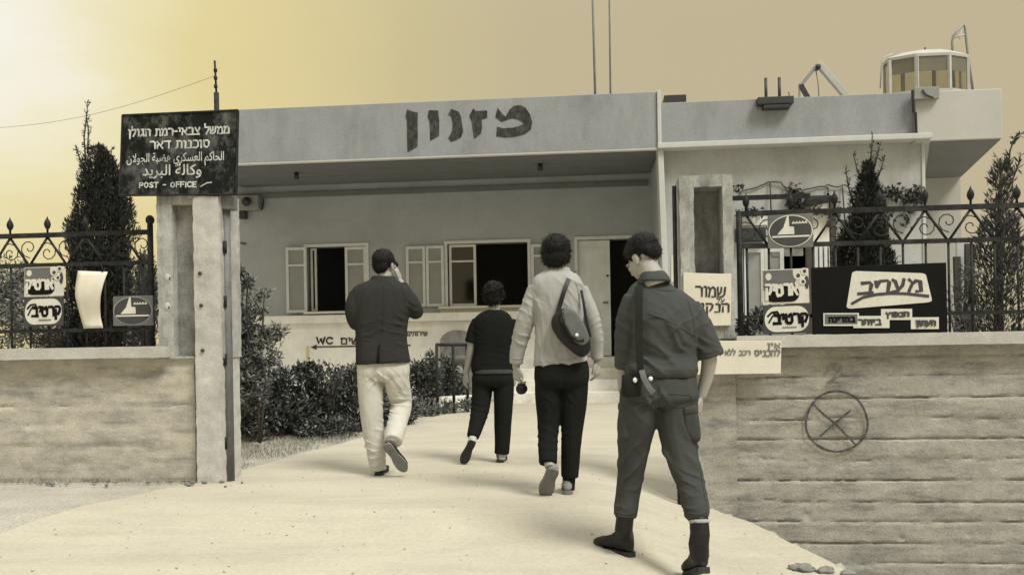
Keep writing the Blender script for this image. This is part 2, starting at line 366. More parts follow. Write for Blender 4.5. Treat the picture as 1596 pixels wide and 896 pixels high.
# ------------------------------------------------------------------ hand lettering: polylines per letter, unit height, drawn right to left for Hebrew
HEB = {
 'א': (.85, [[(.05, 1), (.85, 0)], [(.8, 1), (.8, .75), (.58, .48)], [(.3, .62), (.1, .4), (.1, 0)]]),
 'ב': (.85, [[(.08, 1), (.6, 1), (.72, .88), (.72, 0)], [(0, 0), (.88, 0)]]),
 'ג': (.6, [[(.15, 1), (.45, 1), (.48, .45), (.6, 0)], [(.48, .35), (.05, 0)]]),
 'ד': (.8, [[(0, 1), (.85, 1)], [(.65, 1), (.65, 0)]]),
 'ה': (.8, [[(0, 1), (.62, 1), (.76, .88), (.76, 0)], [(.12, .62), (.12, 0)]]),
 'ו': (.3, [[(0, 1), (.16, 1), (.25, .9), (.25, 0)]]),
 'ז': (.5, [[(0, 1), (.5, .95)], [(.28, .97), (.22, 0)]]),
 'ח': (.8, [[(0, 1), (.68, 1), (.78, .9), (.78, 0)], [(.12, 1), (.12, 0)]]),
 'ט': (.8, [[(0, 1), (.04, .12), (.16, 0), (.62, 0), (.77, .18), (.75, .82), (.6, 1), (.42, .92), (.38, .75)]]),
 'י': (.3, [[(0, 1), (.18, 1), (.25, .85), (.2, .5)]]),
 'כ': (.75, [[(.05, 1), (.5, 1), (.72, .8), (.72, .2), (.5, 0), (.02, 0)]]),
 'ך': (.75, [[(0, 1), (.58, 1), (.7, .88), (.7, -.35)]]),
 'ל': (.7, [[(.05, 1.5), (.07, 1), (.68, 1), (.68, .75), (.3, 0)]]),
 'מ': (.85, [[(.0, 1), (.2, .7)], [(.06, 0), (.12, .4), (.3, .9), (.55, 1), (.78, .8), (.8, 0), (.42, 0)]]),
 'ם': (.8, [[(.0, 1), (.62, 1), (.76, .85), (.76, 0), (.1, 0), (.1, 1)]]),
 'נ': (.55, [[(.12, 1), (.4, 1), (.5, .88), (.5, 0), (0, 0)]]),
 'ן': (.3, [[(0, 1), (.16, 1), (.25, .9), (.25, -.35)]]),
 'ס': (.8, [[(.0, 1), (.6, 1), (.76, .8), (.74, .3), (.45, 0), (.18, .15), (.06, .55), (.08, 1)]]),
 'ע': (.75, [[(.06, 1), (.35, .12)], [(.72, 1), (.7, .5), (.4, .1), (-.05, -.12)]]),
 'פ': (.75, [[(.36, .5), (.12, .52), (.08, 1), (.52, 1), (.74, .82), (.74, .15), (.55, 0), (.02, 0)]]),
 'ץ': (.65, [[(.05, 1), (.3, .5), (.3, -.35)], [(.62, 1), (.58, .75), (.3, .42)]]),
 'צ': (.75, [[(.05, 1), (.7, 0)], [(.74, 1), (.7, .72), (.44, .46)], [(0, 0), (.74, 0)]]),
 'ק': (.8, [[(.05, 1), (.6, 1), (.76, .85), (.72, .5), (.48, .12)], [(.14, .62), (.14, -.4)]]),
 'ר': (.75, [[(0, 1), (.5, 1), (.72, .85), (.72, 0)]]),
 'ש': (.95, [[(.02, 1), (.1, 0), (.5, 0), (.82, .22), (.9, 1)], [(.46, 1), (.42, .5), (.1, .22)]]),
 'ת': (.85, [[(.06, 1), (.62, 1), (.8, .85), (.8, 0)], [(.2, 1), (.2, .12), (.0, 0)]]),
 '-': (.5, [[(0, .55), (.45, .55)]]), '־': (.5, [[(0, .55), (.45, .55)]]),
}
LAT = {
 'W': (1.0, [[(0, 1), (.25, 0), (.48, .8), (.5, .8), (.74, 0), (1, 1)]]), 'C': (.75, [[(.75, .82), (.5, 1), (.22, .95), (.02, .65), (.02, .35), (.2, .05), (.5, 0), (.75, .18)]]),
 'P': (.6, [[(0, 0), (0, 1), (.45, 1), (.6, .8), (.45, .5), (0, .5)]]), 'O': (.75, [[(.35, 1), (.05, .75), (.05, .25), (.35, 0), (.65, .25), (.65, .75), (.36, 1)]]),
 'S': (.6, [[(.58, .85), (.35, 1), (.05, .8), (.15, .55), (.5, .42), (.58, .2), (.3, 0), (0, .15)]]), 'T': (.7, [[(0, 1), (.7, 1)], [(.35, 1), (.35, 0)]]),
 'F': (.6, [[(0, 0), (0, 1), (.58, 1)], [(0, .52), (.45, .52)]]), 'I': (.12, [[(.05, 0), (.05, 1)]]), 'E': (.6, [[(.58, 1), (0, 1), (0, 0), (.6, 0)], [(0, .52), (.45, .52)]]),
 '-': (.5, [[(0, .5), (.45, .5)]]), '2': (.6, [[(0, .75), (.25, 1), (.55, .8), (.45, .5), (0, 0), (.62, 0)]]),
}
class Pane:
    """maps unit sign coordinates (u right, v up) onto a quad of world points; n points at the viewer"""
    def __init__(s, fr, ly, px):   # px: TL, TR, BR, BL photo pixels
        q = []
        for a, b in px:
            x, z = fr.hit(a, b, ly); q.append(fr.w(x, ly, z))
        s.tl, s.tr, s.br, s.bl = q
        s.n = (s.br - s.bl).cross(s.tl - s.bl).normalized()
        s.w = (s.br - s.bl).length; s.h = (s.tl - s.bl).length
    def at(s, u, v, off=0.0):
        return (s.bl * (1 - u) + s.br * u) * (1 - v) + (s.tl * (1 - u) + s.tr * u) * v + s.n * off
def stroke(mb, pts3, n, wid, taper=0.0):
    """one brush stroke: a mitred strip of constant width on a plane with normal n"""
    m = len(pts3); L, Rr = [], []
    for i, p in enumerate(pts3):
        a = pts3[max(i - 1, 0)]; b = pts3[min(i + 1, m - 1)]
        t = (b - a)
        if t.length < 1e-9: continue
        t.normalize(); sd = n.cross(t)
        k = 1.0
        if 0 < i < m - 1:
            t1 = (p - a).normalized(); c = max(0.45, abs(n.cross(t1).dot(sd))); k = 1 / c
        q = p
        if i == 0: q = p - t * wid * 0.4
        if i == m - 1: q = p + t * wid * 0.4
        h = wid * 0.5 * k * (1 + 0.18 * math.sin(i * 2.3 + p.x * 40))
        L.append(q + sd * h); Rr.append(q - sd * h)
    m = len(L)
    mb.add(L + Rr, [(i, i + m, i + 1 + m, i + 1) for i in range(m - 1)])
_eps = [0]
def smoothline(pts):
    out = []
    m = len(pts)
    for i in range(m - 1):
        p0, p1, p2, p3 = pts[max(i - 1, 0)], pts[i], pts[i + 1], pts[min(i + 2, m - 1)]
        for k in range(4):
            t = k / 4
            out.append(tuple(0.5 * (2 * p1[j] + (p2[j] - p0[j]) * t + (2 * p0[j] - 5 * p1[j] + 4 * p2[j] - p3[j]) * t * t + (3 * p1[j] - p0[j] - 3 * p2[j] + p3[j]) * t ** 3) for j in range(2)))
    out.append(pts[-1]); return out
def write(mb, pane, word, u0, u1, v0, v1, wid, table=HEB, rtl=True, off=0.003, jit=0.03, slant=0.0, gap=0.22, curve=False, each=None):
    letters = list(word); ws = [(table[c][0] if c in table else 0.45) for c in letters]
    total = sum(ws) + gap * (len(ws) - 1); x = 0.0
    for c, w in zip(letters, ws):
        if c in table:
            jx, jy = random.uniform(-jit, jit), random.uniform(-jit, jit)
            if each: mb = MB()
            for st in table[c][1]:
                pts = []
                for a, b in (smoothline(st) if curve else st):
                    xa = (total - x - w + a) if rtl else (x + a)
                    pts.append(pane.at(u0 + (u1 - u0) * (xa + jx + slant * b) / total, v0 + (v1 - v0) * (b + jy), off + 0.00004 * (_eps[0] % 40)))
                _eps[0] += 1
                stroke(mb, pts, pane.n, wid)
            if each: obj('letter', mb, each[0], each[1])
        x += w + gap
    return mb
def polyline(mb, pane, pts, wid, off=0.003):
    _eps[0] += 1
    stroke(mb, [pane.at(u, v, off + 0.00004 * (_eps[0] % 40)) for u, v in pts], pane.n, wid)
def patch(pane, poly, t=0.002, off=0.001):      # thin raised shape printed on a sign
    return MB().prism([pane.at(u, v, off) for u, v in poly], pane.n * t)
def ellipse(cu, cv, ru, rv, n=28): return [(cu + ru * math.cos(2 * math.pi * k / n), cv + rv * math.sin(2 * math.pi * k / n)) for k in range(n)]
def rrect(u0, v0, u1, v1, ru, rv, n=5):
    out = []
    for cu, cv, a0 in ((u1 - ru, v1 - rv, 0), (u0 + ru, v1 - rv, 90), (u0 + ru, v0 + rv, 180), (u1 - ru, v0 + rv, 270)):
        for k in range(n): 
            a = R(a0 + 90 * k / (n - 1)); out.append((cu + ru * math.cos(a), cv + rv * math.sin(a)))
    return out
def panel(pane, t): return MB().prism([pane.at(0, 0), pane.at(1, 0), pane.at(1, 1), pane.at(0, 1)], -pane.n * t)

# ------------------------------------------------------------------ leaves
def leaf_mesh(name, pos, direc, length, width, fold=0.25):
    """many small two-triangle leaves; pos, direc: (n,3); length, width: (n,)"""
    n = len(pos); d = direc / np.linalg.norm(direc, axis=1, keepdims=True)
    rv = rng.normal(size=(n, 3)); sd = np.cross(d, rv); sd /= np.linalg.norm(sd, axis=1, keepdims=True); up = np.cross(sd, d)
    L = length[:, None]; W = width[:, None]
    v = np.empty((n, 4, 3))
    v[:, 0] = pos; v[:, 1] = pos + d * L * 0.5 + sd * W * 0.5 + up * W * fold
    v[:, 2] = pos + d * L; v[:, 3] = pos + d * L * 0.5 - sd * W * 0.5 + up * W * fold
    me = bpy.data.meshes.new(name)
    me.vertices.add(n * 4); me.vertices.foreach_set('co', v.reshape(-1).astype(np.float32))
    idx = np.arange(n)[:, None] * 4
    tri = np.concatenate([idx + [0, 1, 2], idx + [0, 2, 3]], axis=1).reshape(-1)
    me.loops.add(n * 6); me.loops.foreach_set('vertex_index', tri.astype(np.int32))
    me.polygons.add(n * 2); me.polygons.foreach_set('loop_start', np.arange(n * 2, dtype=np.int32) * 3)
    me.update(calc_edges=True); return me

# ================================================================== GROUND, DRIVE
def sheet(name, xs, ys, zf, m, keep=None):
    vs = [(x, y, zf(x, y)) for y in ys for x in xs]; nx = len(xs); fs = []
    for j in range(len(ys) - 1):
        for i in range(nx - 1):
            if keep is None or keep((xs[i] + xs[i + 1]) / 2, (ys[j] + ys[j + 1]) / 2):
                a = j * nx + i; fs.append((a, a + 1, a + 1 + nx, a + nx))
    mb = MB(); mb.v, mb.f = vs, fs
    return obj(name, mb, m, None, True)
xs = [-600, -200, -80, -40, -20, -12, -9] + list(np.arange(-7, 7.01, 0.07)) + [8, 9, 12, 20, 40, 80, 200, 600]
ys = [-80, -30, -10, -4, -1] + list(np.arange(0, 16, 0.07)) + [17, 19, 24, 40, 80, 200, 600, 1500]
bumpy = lambda x, y: 0.006 * fbm((x, y, 0.3), 1.1, 4) + (0.05 * abs(fbm((x, y, 2), 5, 4)) if (x > edge_x(y) + 0.05 and y < 6.62) else 0)
g = sheet('ground', [float(a) for a in xs], [float(a) for a in ys], lambda x, y: ground_z(x, y) + bumpy(x, y) - 0.006, M['dirt']); g['kind'] = 'structure'

# the pale drive: polygon strip between its left edge and its right edge, row by row
def drive_left(y):
    pts = [(-6, -9.0), (3.0, -6.0), (5.05, -3.15), (5.9, -2.75), (6.7, -2.42), (7.1, -2.30), (9.0, -1.78), (11.0, -1.28), (13.0, -0.78), (13.75, -0.6), (14.6, -0.45)]
    for (y0, x0), (y1, x1) in zip(pts, pts[1:]):
        if y <= y1: return x0 + (x1 - x0) * (y - y0) / (y1 - y0)
    return -0.45
def drive_right(y):
    if y < 6.62: return edge_x(y) + 0.02
    return 1.38 + 0.12 * min(1, (y - 6.62)) + 0.12 * max(0, y - 7.6)
mb = MB(); rows = []
yy = [float(a) for a in np.concatenate([np.arange(-6, 0, 1.0), np.arange(0, 14.61, 0.07)])]
NX = 90
for y in yy:
    l = drive_left(y) + 0.05 * fbm((y, 3, 0), 2.2) ; r_ = drive_right(y) + 0.014 * fbm((y, 8, 0), 3.1)
    for i in range(NX + 1):
        t = i / NX; x = l + (r_ - l) * t
        rows.append((x, y, ground_z(x, y) + 0.006 * fbm((x, y, 0.3), 1.1, 4) + 0.004))
mb.v = rows
mb.f = [(j * (NX + 1) + i, j * (NX + 1) + i + 1, (j + 1) * (NX + 1) + i + 1, (j + 1) * (NX + 1) + i) for j in range(len(yy) - 1) for i in range(NX)]
p = obj('drive', mb, M['path'], None, True); p['kind'] = 'structure'

# pebbles strewn along the foot of the walls and over the drive
def pebbles(name, pts, m):
    mb = MB()
    for x, y, r in pts:
        z = ground_z(x, y) + 0.01; rot = Matrix.Rotation(random.uniform(0, 6), 3, 'Z')
        mb.ell((x, y, z + r * 0.25), (r, r * random.uniform(.6, .95), r * random.uniform(.4, .7)), rot, 6, 4)
    o = obj(name, mb, m, None, True); o['kind'] = 'stuff'; return o
pp = []
for i in range(70):
    x = random.uniform(-5.5, -1.9); y = WF.w(x, 0, 0).y - 0.16 - abs(random.gauss(0, 0.10)); pp.append((x, y, random.uniform(.006, .026)))
for i in range(160):
    y = random.uniform(3.6, 6.3); x = edge_x(y) + .1 + abs(random.gauss(0.1, 0.22)); pp.append((x, y, random.uniform(.006, .035)))
pebbles('pebbles', pp, M['stone'])
pp = [(random.uniform(-3.5, 1.6), random.uniform(2.6, 7), random.uniform(.003, .009)) for i in range(280)]
pp = [q for q in pp if drive_left(q[1]) < q[0] < drive_right(q[1]) - .1]
pebbles('loose_grit', pp, mat('pale_grit', (0.50, 0.455, 0.34), 0.95, 0.3, 9, 0.3, 50, 0.1))
for i, (px, py, r) in enumerate([(1254, 885, .050), (1287, 888, .042), (1322, 892, .034)]):
    d = ground_d(px, py + 4); q = P(px, py, d); mb = MB().ell((0, 0, 0), (r * 1.5, r, r * .5), Matrix.Rotation(.4 * i, 3, 'Z'), 24, 16)
    mb.v = [tuple(Vector(v) * (1 + .5 * fbm(Vector(v) + Vector((i, 0, 0)), 22)) + Vector((q.x, q.y, ground_z(q.x, q.y) + r * .25))) for v in mb.v]
    tag(obj('stone', mb, M['stone'], None, True), ['largest dark stone at the edge of the drive below the right wall', 'middle dark stone in the row of three along the drive edge', 'smallest dark stone nearest the right corner of the drive edge'][i], 'stone', 'stones along the drive edge')

# ================================================================== CANTEEN BUILDING
lx0 = BF.X(282, 200); lx1 = BF.X(1024, 180); lxp0, lxp1 = BF.X(1025.5, 250), BF.X(1034.5, 250)
z_top = BF.Z(1020, 143); z_bot = BF.Z(1003, 235)
lxr = BF.X(1440, 260, 0.22); lxe = BF.X(1563, 180)
z_top2 = BF.Z(1300, 146.5); z_led1 = BF.Z(1300, 213.5); z_led0 = BF.Z(1300, 224.5)
z_cr = BF.Z(1563, 137); z_cb = BF.Z(1563, 215)
FLOOR = 0.73
WALL = 2.0
print('BLD', lx0, lx1, z_top, BF.Z(400, 171), z_bot, BF.Z(400, 257), 'right', lxp0, lxr, lxe, z_top2, z_led0, z_led1, z_cr, z_cb)
bld = thing('canteen_building', 'long low flat-roofed canteen with deep porch, shuttered windows and big brush letters on its fascia', 'building', BF.w(0, 0, 0))
# porch wall with its openings (sill line at z, openings as lx0,lx1,z0,z1)
def zb(py, px=700, ly=WALL): return BF.Z(px, py, ly)
W1 = (BF.X(479, 430, WALL), BF.X(571, 430, WALL), BF.Z(510, 485, WALL), BF.Z(510, 385, WALL))
W2 = (BF.X(698, 430, WALL), BF.X(823, 430, WALL), BF.Z(760, 477, WALL), BF.Z(760, 379, WALL))
DR = (BF.X(901, 430, WALL), BF.X(1006, 430, WALL), FLOOR, BF.Z(950, 373, WALL))
bx0, bx1 = BF.X(318, 400, WALL), lxp1
def wall_with_openings(fr, x0, x1, y0, y1, z0, z1, ops):
    mb = MB(); x = x0
    for a, b, c, d in sorted(ops):
        mb.box(fr, x, a, y0, y1, z0, z1)
        if c > z0: mb.box(fr, a, b, y0, y1, z0, c)
        mb.box(fr, a, b, y0, y1, d, z1); x = b
    mb.box(fr, x, x1, y0, y1, z0, z1); return mb
obj('wall', wall_with_openings(BF, bx0, bx1 - .02, WALL, WALL + .2, -.2, z_bot + .05, [W1, W2, DR]), M['facade'], bld)
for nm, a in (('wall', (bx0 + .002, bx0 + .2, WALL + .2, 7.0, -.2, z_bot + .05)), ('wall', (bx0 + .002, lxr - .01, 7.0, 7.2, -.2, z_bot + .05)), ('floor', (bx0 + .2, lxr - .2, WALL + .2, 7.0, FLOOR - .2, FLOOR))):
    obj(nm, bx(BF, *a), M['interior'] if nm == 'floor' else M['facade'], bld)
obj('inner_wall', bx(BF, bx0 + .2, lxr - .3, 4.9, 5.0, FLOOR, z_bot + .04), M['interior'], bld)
# roof slab, fascia, soffit boards
obj('roof_slab', bx(BF, lx0 + .2, lxr + .3, .25, 7.5, z_bot + .06, z_bot + .30), M['fascia'], bld)
obj('fascia', bx(BF, lx0, lx1, 0, .2, z_bot + .035, z_top), M['fascia'], bld, bevel=.012)
obj('fascia', bx(BF, lx0 - .0, lx0 + .2, .2, 7.5, z_bot + .035, z_top - .01), M['fascia'], bld)
obj('drip_edge', bx(BF, lx0, lx1, -.025, .06, z_bot, z_bot + .033), M['render_light'], bld, bevel=.006)
obj('roof_trim', bx(BF, lx1 + .002, lxp0 + .06, -.035, .25, z_led1 - .02, z_top + .012), M['trim'], bld, bevel=.01)
nb = 14
for k in range(nb):
    a = .22 + (WALL - .24) * k / nb; b = .22 + (WALL - .24) * (k + 1) / nb
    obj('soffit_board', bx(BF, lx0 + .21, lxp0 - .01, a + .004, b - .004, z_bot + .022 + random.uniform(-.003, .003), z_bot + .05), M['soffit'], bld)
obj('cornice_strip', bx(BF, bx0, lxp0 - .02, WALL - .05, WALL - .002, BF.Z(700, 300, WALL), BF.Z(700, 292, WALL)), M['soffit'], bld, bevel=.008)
for px, py in ((462, 276), (842, 262)):
    x = BF.X(px, py, .8); l_ = MB().tube([BF.w(x, .8, z_bot - .09), BF.w(x, .8, z_bot + .02)], [.05, .035], 12)
    obj('ceiling_lamp', l_, M['dark_metal'], bld, True)
# plinth with its ledge, whitewashed below
pz1 = BF.Z(550, 490, 1.72); pz0 = BF.Z(550, 503, 1.72)
px1 = BF.X(868, 500, 1.75)
obj('plinth', bx(BF, bx0 - .02, px1, 1.80, WALL - .002, -.2, pz0), M['whitewash'], bld)
obj('plinth_ledge', bx(BF, bx0 - .02, px1, 1.72, WALL - .002, pz0 + .002, pz1), M['whitewash'], bld, bevel=.008)
obj('apron_panel', bx(BF, BF.X(686, 490, 1.9), BF.X(835, 490, 1.9), 1.93, WALL - .003, pz1 + .002, BF.Z(760, 479, 1.95)), M['paper'], bld)
# right block: pilaster, wall, parapet, ledge
mb = MB(); zt = z_led0 + .02
sl = .085
mb.hexa([BF.w(lxp0 + sl, .02, -.2), BF.w(lxp1 + sl, .02, -.2), BF.w(lxp1 + sl, .4, -.2), BF.w(lxp0 + sl, .4, -.2), BF.w(lxp0, .02, zt), BF.w(lxp1, .02, zt), BF.w(lxp1, .4, zt), BF.w(lxp0, .4, zt)])
obj('pilaster', mb, M['trim'], bld, bevel=.008)
obj('wall', bx(BF, lxp0 + .03, lxp0 + .23, .402, WALL - .002, -.2, z_bot + .015), M['facade'], bld)
RW = [(BF.X(1158, 440, .22), BF.X(1262, 440, .22), BF.Z(1200, 500, .22), BF.Z(1200, 386, .22))]
obj('wall', wall_with_openings(BF, lxp1 + .002, lxr, .22, .42, -.2, z_led0 + .02, RW), M['wing'], bld)
obj('wall', bx(BF, lxr - .2, lxr - .003, .422, 7.0, -.2, z_bot + .05), M['render_light'], bld)
obj('corner_bead', bx(BF, lxr - .035, lxr + .012, .20, .26, -.2, z_led0 + .01), M['trim'], bld)
xs0 = BF.X(1428, 180)
obj('parapet', bx(BF, lxp0 + .061, xs0, .10, .35, z_led1 + .002, z_top2), M['fascia'], bld, bevel=.012)
obj('ledge', bx(BF, lxp0 - .005, lxr + .03, -.05, .40, z_led0 + .022, z_led1), M['trim'], bld, bevel=.01)
# canopy corner thrown out past the end of the wall
q = bpy.data  # underside back line: same height as z_cb
def at_height(px, py, z):
    r = ray(px, py); t = (z - EYE) / r.z; return Vector((0, 0, EYE)) + r * t
c0 = BF.w(xs0, .03, 0); c1 = BF.w(lxe, .03, 0)
c2 = at_height(1498, 276, z_cb); c3 = at_height(1440, 279, z_cb)
c2.z = c3.z = 0
mid = BF.w(lxr + .02, .03, 0)
def up(v, z): return Vector((v.x, v.y, z))
mb = MB().prism([up(v, z_cb) for v in (c0, c1, c2, c3 + (c3 - c2) * .4, BF.w(xs0, 2.2, 0))][::-1], Vector((0, 0, z_cr - z_cb)))
obj('canopy_block', mb, M['render_light'], bld, bevel=.012)
cen = sum((up(v, 0) for v in (c0, c1, c2, c3)), Vector()) / 4
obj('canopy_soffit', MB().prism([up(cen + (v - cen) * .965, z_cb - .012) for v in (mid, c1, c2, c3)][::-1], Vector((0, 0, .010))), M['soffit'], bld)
w2a, w2b = c3 + (c3 - c2) * .3, c2 + (c3 - c2) * .02
n_ = Vector((0, .25, 0))
mb = MB().hexa([up(w2a, -.2), up(w2b, -.2), up(w2b + n_, -.2), up(w2a + n_, -.2), up(w2a, z_cb - .003), up(w2b, z_cb - .003), up(w2b + n_, z_cb - .003), up(w2a + n_, z_cb - .003)])
obj('wall', mb, M['render_light'], bld)
# steps
sx0, sx1 = BF.X(792, 600, 1.0), BF.X(1012, 600, 1.0)
for k in range(4):
    z1 = FLOOR * (4 - k) / 4; y0 = WALL - .42 - .30 * k
    obj('step', bx(BF, sx0 - .06 * (k == 3), sx1, y0, (WALL - .003 if k == 0 else y0 + .298), -.05, z1 - .002), M['step'], bld, bevel=.012)
# windows
def casement(parent, x0, x1, z0, z1, ly, fw=.05, bar=None, panel=None, dp=.04, name='shutter'):
    """one framed leaf: stiles and rails, an inset panel, an optional crossbar"""
    f = MB()
    f.box(BF, x0, x0 + fw, ly, ly + dp, z0, z1).box(BF, x1 - fw, x1, ly, ly + dp, z0, z1)
    f.box(BF, x0 + fw, x1 - fw, ly + .001, ly + dp - .001, z0, z0 + fw).box(BF, x0 + fw, x1 - fw, ly + .001, ly + dp - .001, z1 - fw, z1)
    if bar: f.box(BF, x0 + fw, x1 - fw, ly + .002, ly + dp - .002, bar - fw * .35, bar + fw * .35)
    o = obj(name, f, M['frame_paint'], parent)
    if panel: obj('pane' if panel == 'glass' else 'panel', bx(BF, x0 + fw, x1 - fw, ly + dp * .5, ly + dp * .5 + .006, z0 + fw, z1 - fw), M[panel], o)
    return o
def opening_frame(op, ly, fw=.055):
    x0, x1, z0, z1 = op; f = MB()
    f.box(BF, x0 - fw, x0, ly - .03, ly + .1, z0 - .01, z1 + fw).box(BF, x1, x1 + fw, ly - .03, ly + .1, z0 - .01, z1 + fw).box(BF, x0, x1, ly - .029, ly + .1, z1, z1 + fw).box(BF, x0, x1, ly - .05, ly + .1, z0 - .035, z0)
    return obj('window_frame', f, M['frame_paint'], bld)
bar1 = BF.Z(500, 413, WALL)
wf1 = opening_frame(W1, WALL)
casement(bld, BF.X(446, 430, WALL - .08), BF.X(478, 430, WALL - .08), W1[2] - .02, W1[3] + .0, WALL - .09, .05, bar1, 'shutter')
casement(bld, BF.X(538, 430, WALL), BF.X(571, 430, WALL), W1[2] + .01, W1[3] - .01, WALL - .005, .05, bar1, 'shutter')
casement(bld, BF.X(485, 430, WALL + .08), BF.X(494, 430, WALL + .08) + .0, W1[2] + .01, W1[3] - .01, WALL + .06, .035, None, None, name='casement')
wf2 = opening_frame(W2, WALL)
bar2 = BF.Z(720, 407, WALL)
casement(bld, BF.X(700, 430, WALL), BF.X(742, 430, WALL), W2[2] + .01, W2[3] - .01, WALL + .02, .045, bar2, 'glass', name='casement')
for a, b in ((633, 663), (664, 692)):
    casement(bld, BF.X(a, 430, WALL - .06), BF.X(b, 430, WALL - .06), BF.Z(660, 478, WALL), BF.Z(660, 384, WALL), WALL - .06, .05, bar1, 'shutter')
casement(bld, BF.X(828, 430, WALL - .06), BF.X(858, 430, WALL - .06), BF.Z(840, 476, WALL), BF.Z(840, 381, WALL), WALL - .06, .05, bar1 + .06, 'shutter')
obj('window_sill', bx(BF, BF.X(684, 480, 1.9), BF.X(832, 480, 1.9), 1.84, WALL - .052, W2[2] - .04, W2[2] + .005), M['paper'], bld, bevel=.006)
obj('window_sill', bx(BF, BF.X(474, 487, 1.9), BF.X(578, 487, 1.9), 1.86, WALL - .052, W1[2] - .05, W1[2] - .012), M['whitewash'], bld, bevel=.006)
# door: one leaf shut, one open inwards
f = MB(); fw = .06
f.box(BF, DR[0] - fw, DR[0], WALL - .03, WALL + .1, FLOOR, DR[3] + fw).box(BF, DR[1], DR[1] + .02, WALL - .03, WALL + .1, FLOOR, DR[3] + fw).box(BF, DR[0], DR[1], WALL - .029, WALL + .1, DR[3], DR[3] + fw)
obj('door_frame', f, M['frame_paint'], bld)
dxm = BF.X(951, 430, WALL)
dl = obj('door', bx(BF, DR[0] + .005, dxm, WALL + .03, WALL + .075, FLOOR + .01, DR[3] - .008), M['door'], bld)
hz = DR[3] - FLOOR
for a, b in ((.08, .28), (.33, .58), (.63, .93)):
    f = MB(); xA, xB = DR[0] + .09, dxm - .09; zA, zB = FLOOR + hz * a, FLOOR + hz * b
    f.box(BF, xA, xA + .03, WALL + .02, WALL + .03, zA, zB).box(BF, xB - .03, xB, WALL + .02, WALL + .03, zA, zB).box(BF, xA + .03, xB - .03, WALL + .021, WALL + .03, zA, zA + .03).box(BF, xA + .03, xB - .03, WALL + .021, WALL + .03, zB - .03, zB)
    obj('moulding', f, M['door'], dl)
obj('handle', MB().tube([BF.w(dxm - .05, WALL + .03, FLOOR + hz * .46), BF.w(dxm - .05, WALL - .01, FLOOR + hz * .46), BF.w(dxm - .14, WALL - .012, FLOOR + hz * .46)], .011, 8), M['dark_metal'], dl, True)
obj('lock_plate', MB().ell(BF.w(dxm - .045, WALL + .028, FLOOR + hz * .69), (.022, .012, .022)), M['dark_metal'], dl, True)
obj('door', bx(BF, DR[1] - .045, DR[1] - .004, WALL + .11, WALL + .85, FLOOR + .01, DR[3] - .008), M['door'], bld, label='open inner door leaf swung back into the dark hall')
# window of the right block, seen through the fence
op = RW[0]; wfr = opening_frame(op, .22)
xw = [BF.X(a, 440, .22) for a in (1160, 1192, 1222, 1258)]
casement(bld, xw[0], xw[1], op[2] + .01, op[3] - .01, .20, .06, None, 'shutter'); casement(bld, xw[1] + .004, xw[2], op[2] + .01, op[3] - .01, .20, .06, op[2] + .35, 'shutter')
for k in range(6):
    a = BF.X(1263 + 7.5 * k, 410, .15); obj('slat', bx(BF, a, a + .045, .165, .195, BF.Z(1280, 440, .2) - .25, BF.Z(1280, 382, .2)), M['frame_paint'], bld)
obj('window_sill', bx(BF, op[0] - .1, op[1] + .1, .12, .186, op[2] - .09, op[2] - .04), M['whitewash'], bld, bevel=.006)
obj('lintel_box', bx(BF, BF.X(1147, 360, .1), BF.X(1193, 360, .1), .06, .218, BF.Z(1170, 376, .1), BF.Z(1170, 355, .1)), M['dark_metal'], bld, bevel=.01)
a, b, c, d_ = BF.X(1258, 318, .1), BF.X(1299, 318, .1), BF.Z(1278, 333, .1), BF.Z(1278, 305, .1)
obj('fanlight_frame', MB().box(BF, a, a + .06, .08, .218, c, d_).box(BF, b - .05, b, .08, .218, c, d_).box(BF, a + .06, b - .05, .081, .218, d_ - .07, d_), M['dark_metal'], bld)
obj('fanlight', bx(BF, a + .062, b - .052, .14, .217, c, d_ - .072), M['whitewash'], bld)
for k, (pa, pb, pc_, pd) in enumerate(((1150, 1196, 336, 352), (1203, 1252, 386, 400), (1262, 1300, 336, 378))):
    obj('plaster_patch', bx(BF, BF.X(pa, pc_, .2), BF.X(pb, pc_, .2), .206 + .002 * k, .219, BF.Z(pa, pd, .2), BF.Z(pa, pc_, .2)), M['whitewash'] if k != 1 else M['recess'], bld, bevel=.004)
# long brush letters on the fascia: outlines as painted, right to left
def fascia_letters():
    x0, x1 = BF.X(633, 190), BF.X(832, 190)
    pan = Pane(BF, -.004, [(600, 140), (860, 140), (860, 260), (600, 260)])
    u = lambda zx, zy: (zx / 1596.0, 1 - zy / 737.0)
    shapes = [
      [(1085, 175), (1130, 235), (1160, 260), (1195, 195), (1240, 155), (1300, 148), (1350, 175), (1390, 235), (1412, 310), (1400, 380), (1340, 425), (1250, 450), (1150, 458), (1072, 445), (1078, 355), (1130, 370), (1230, 365), (1300, 345), (1335, 322), (1290, 290), (1230, 272), (1180, 285), (1120, 308), (1062, 262)],
      [(850, 180), (880, 205), (985, 200), (985, 270), (930, 285), (935, 360), (925, 420), (862, 470), (848, 400), (838, 310), (814, 250)],
      [(640, 185), (710, 210), (735, 260), (745, 330), (755, 400), (735, 455), (690, 480), (640, 500), (612, 465), (650, 395), (655, 320), (640, 255), (612, 240)],
      [(425, 198), (515, 200), (525, 300), (524, 440), (438, 488), (436, 380), (432, 300), (413, 262)],
      [(215, 188), (250, 205), (318, 220), (316, 320), (318, 460), (314, 545), (220, 598), (216, 480), (214, 300), (200, 262)]]
    for s in shapes:
        o = obj('painted_letter', MB().prism([pan.at(*u(a, b)) for a, b in s][::-1], pan.n * .003), M['ink'], bld)
fascia_letters()
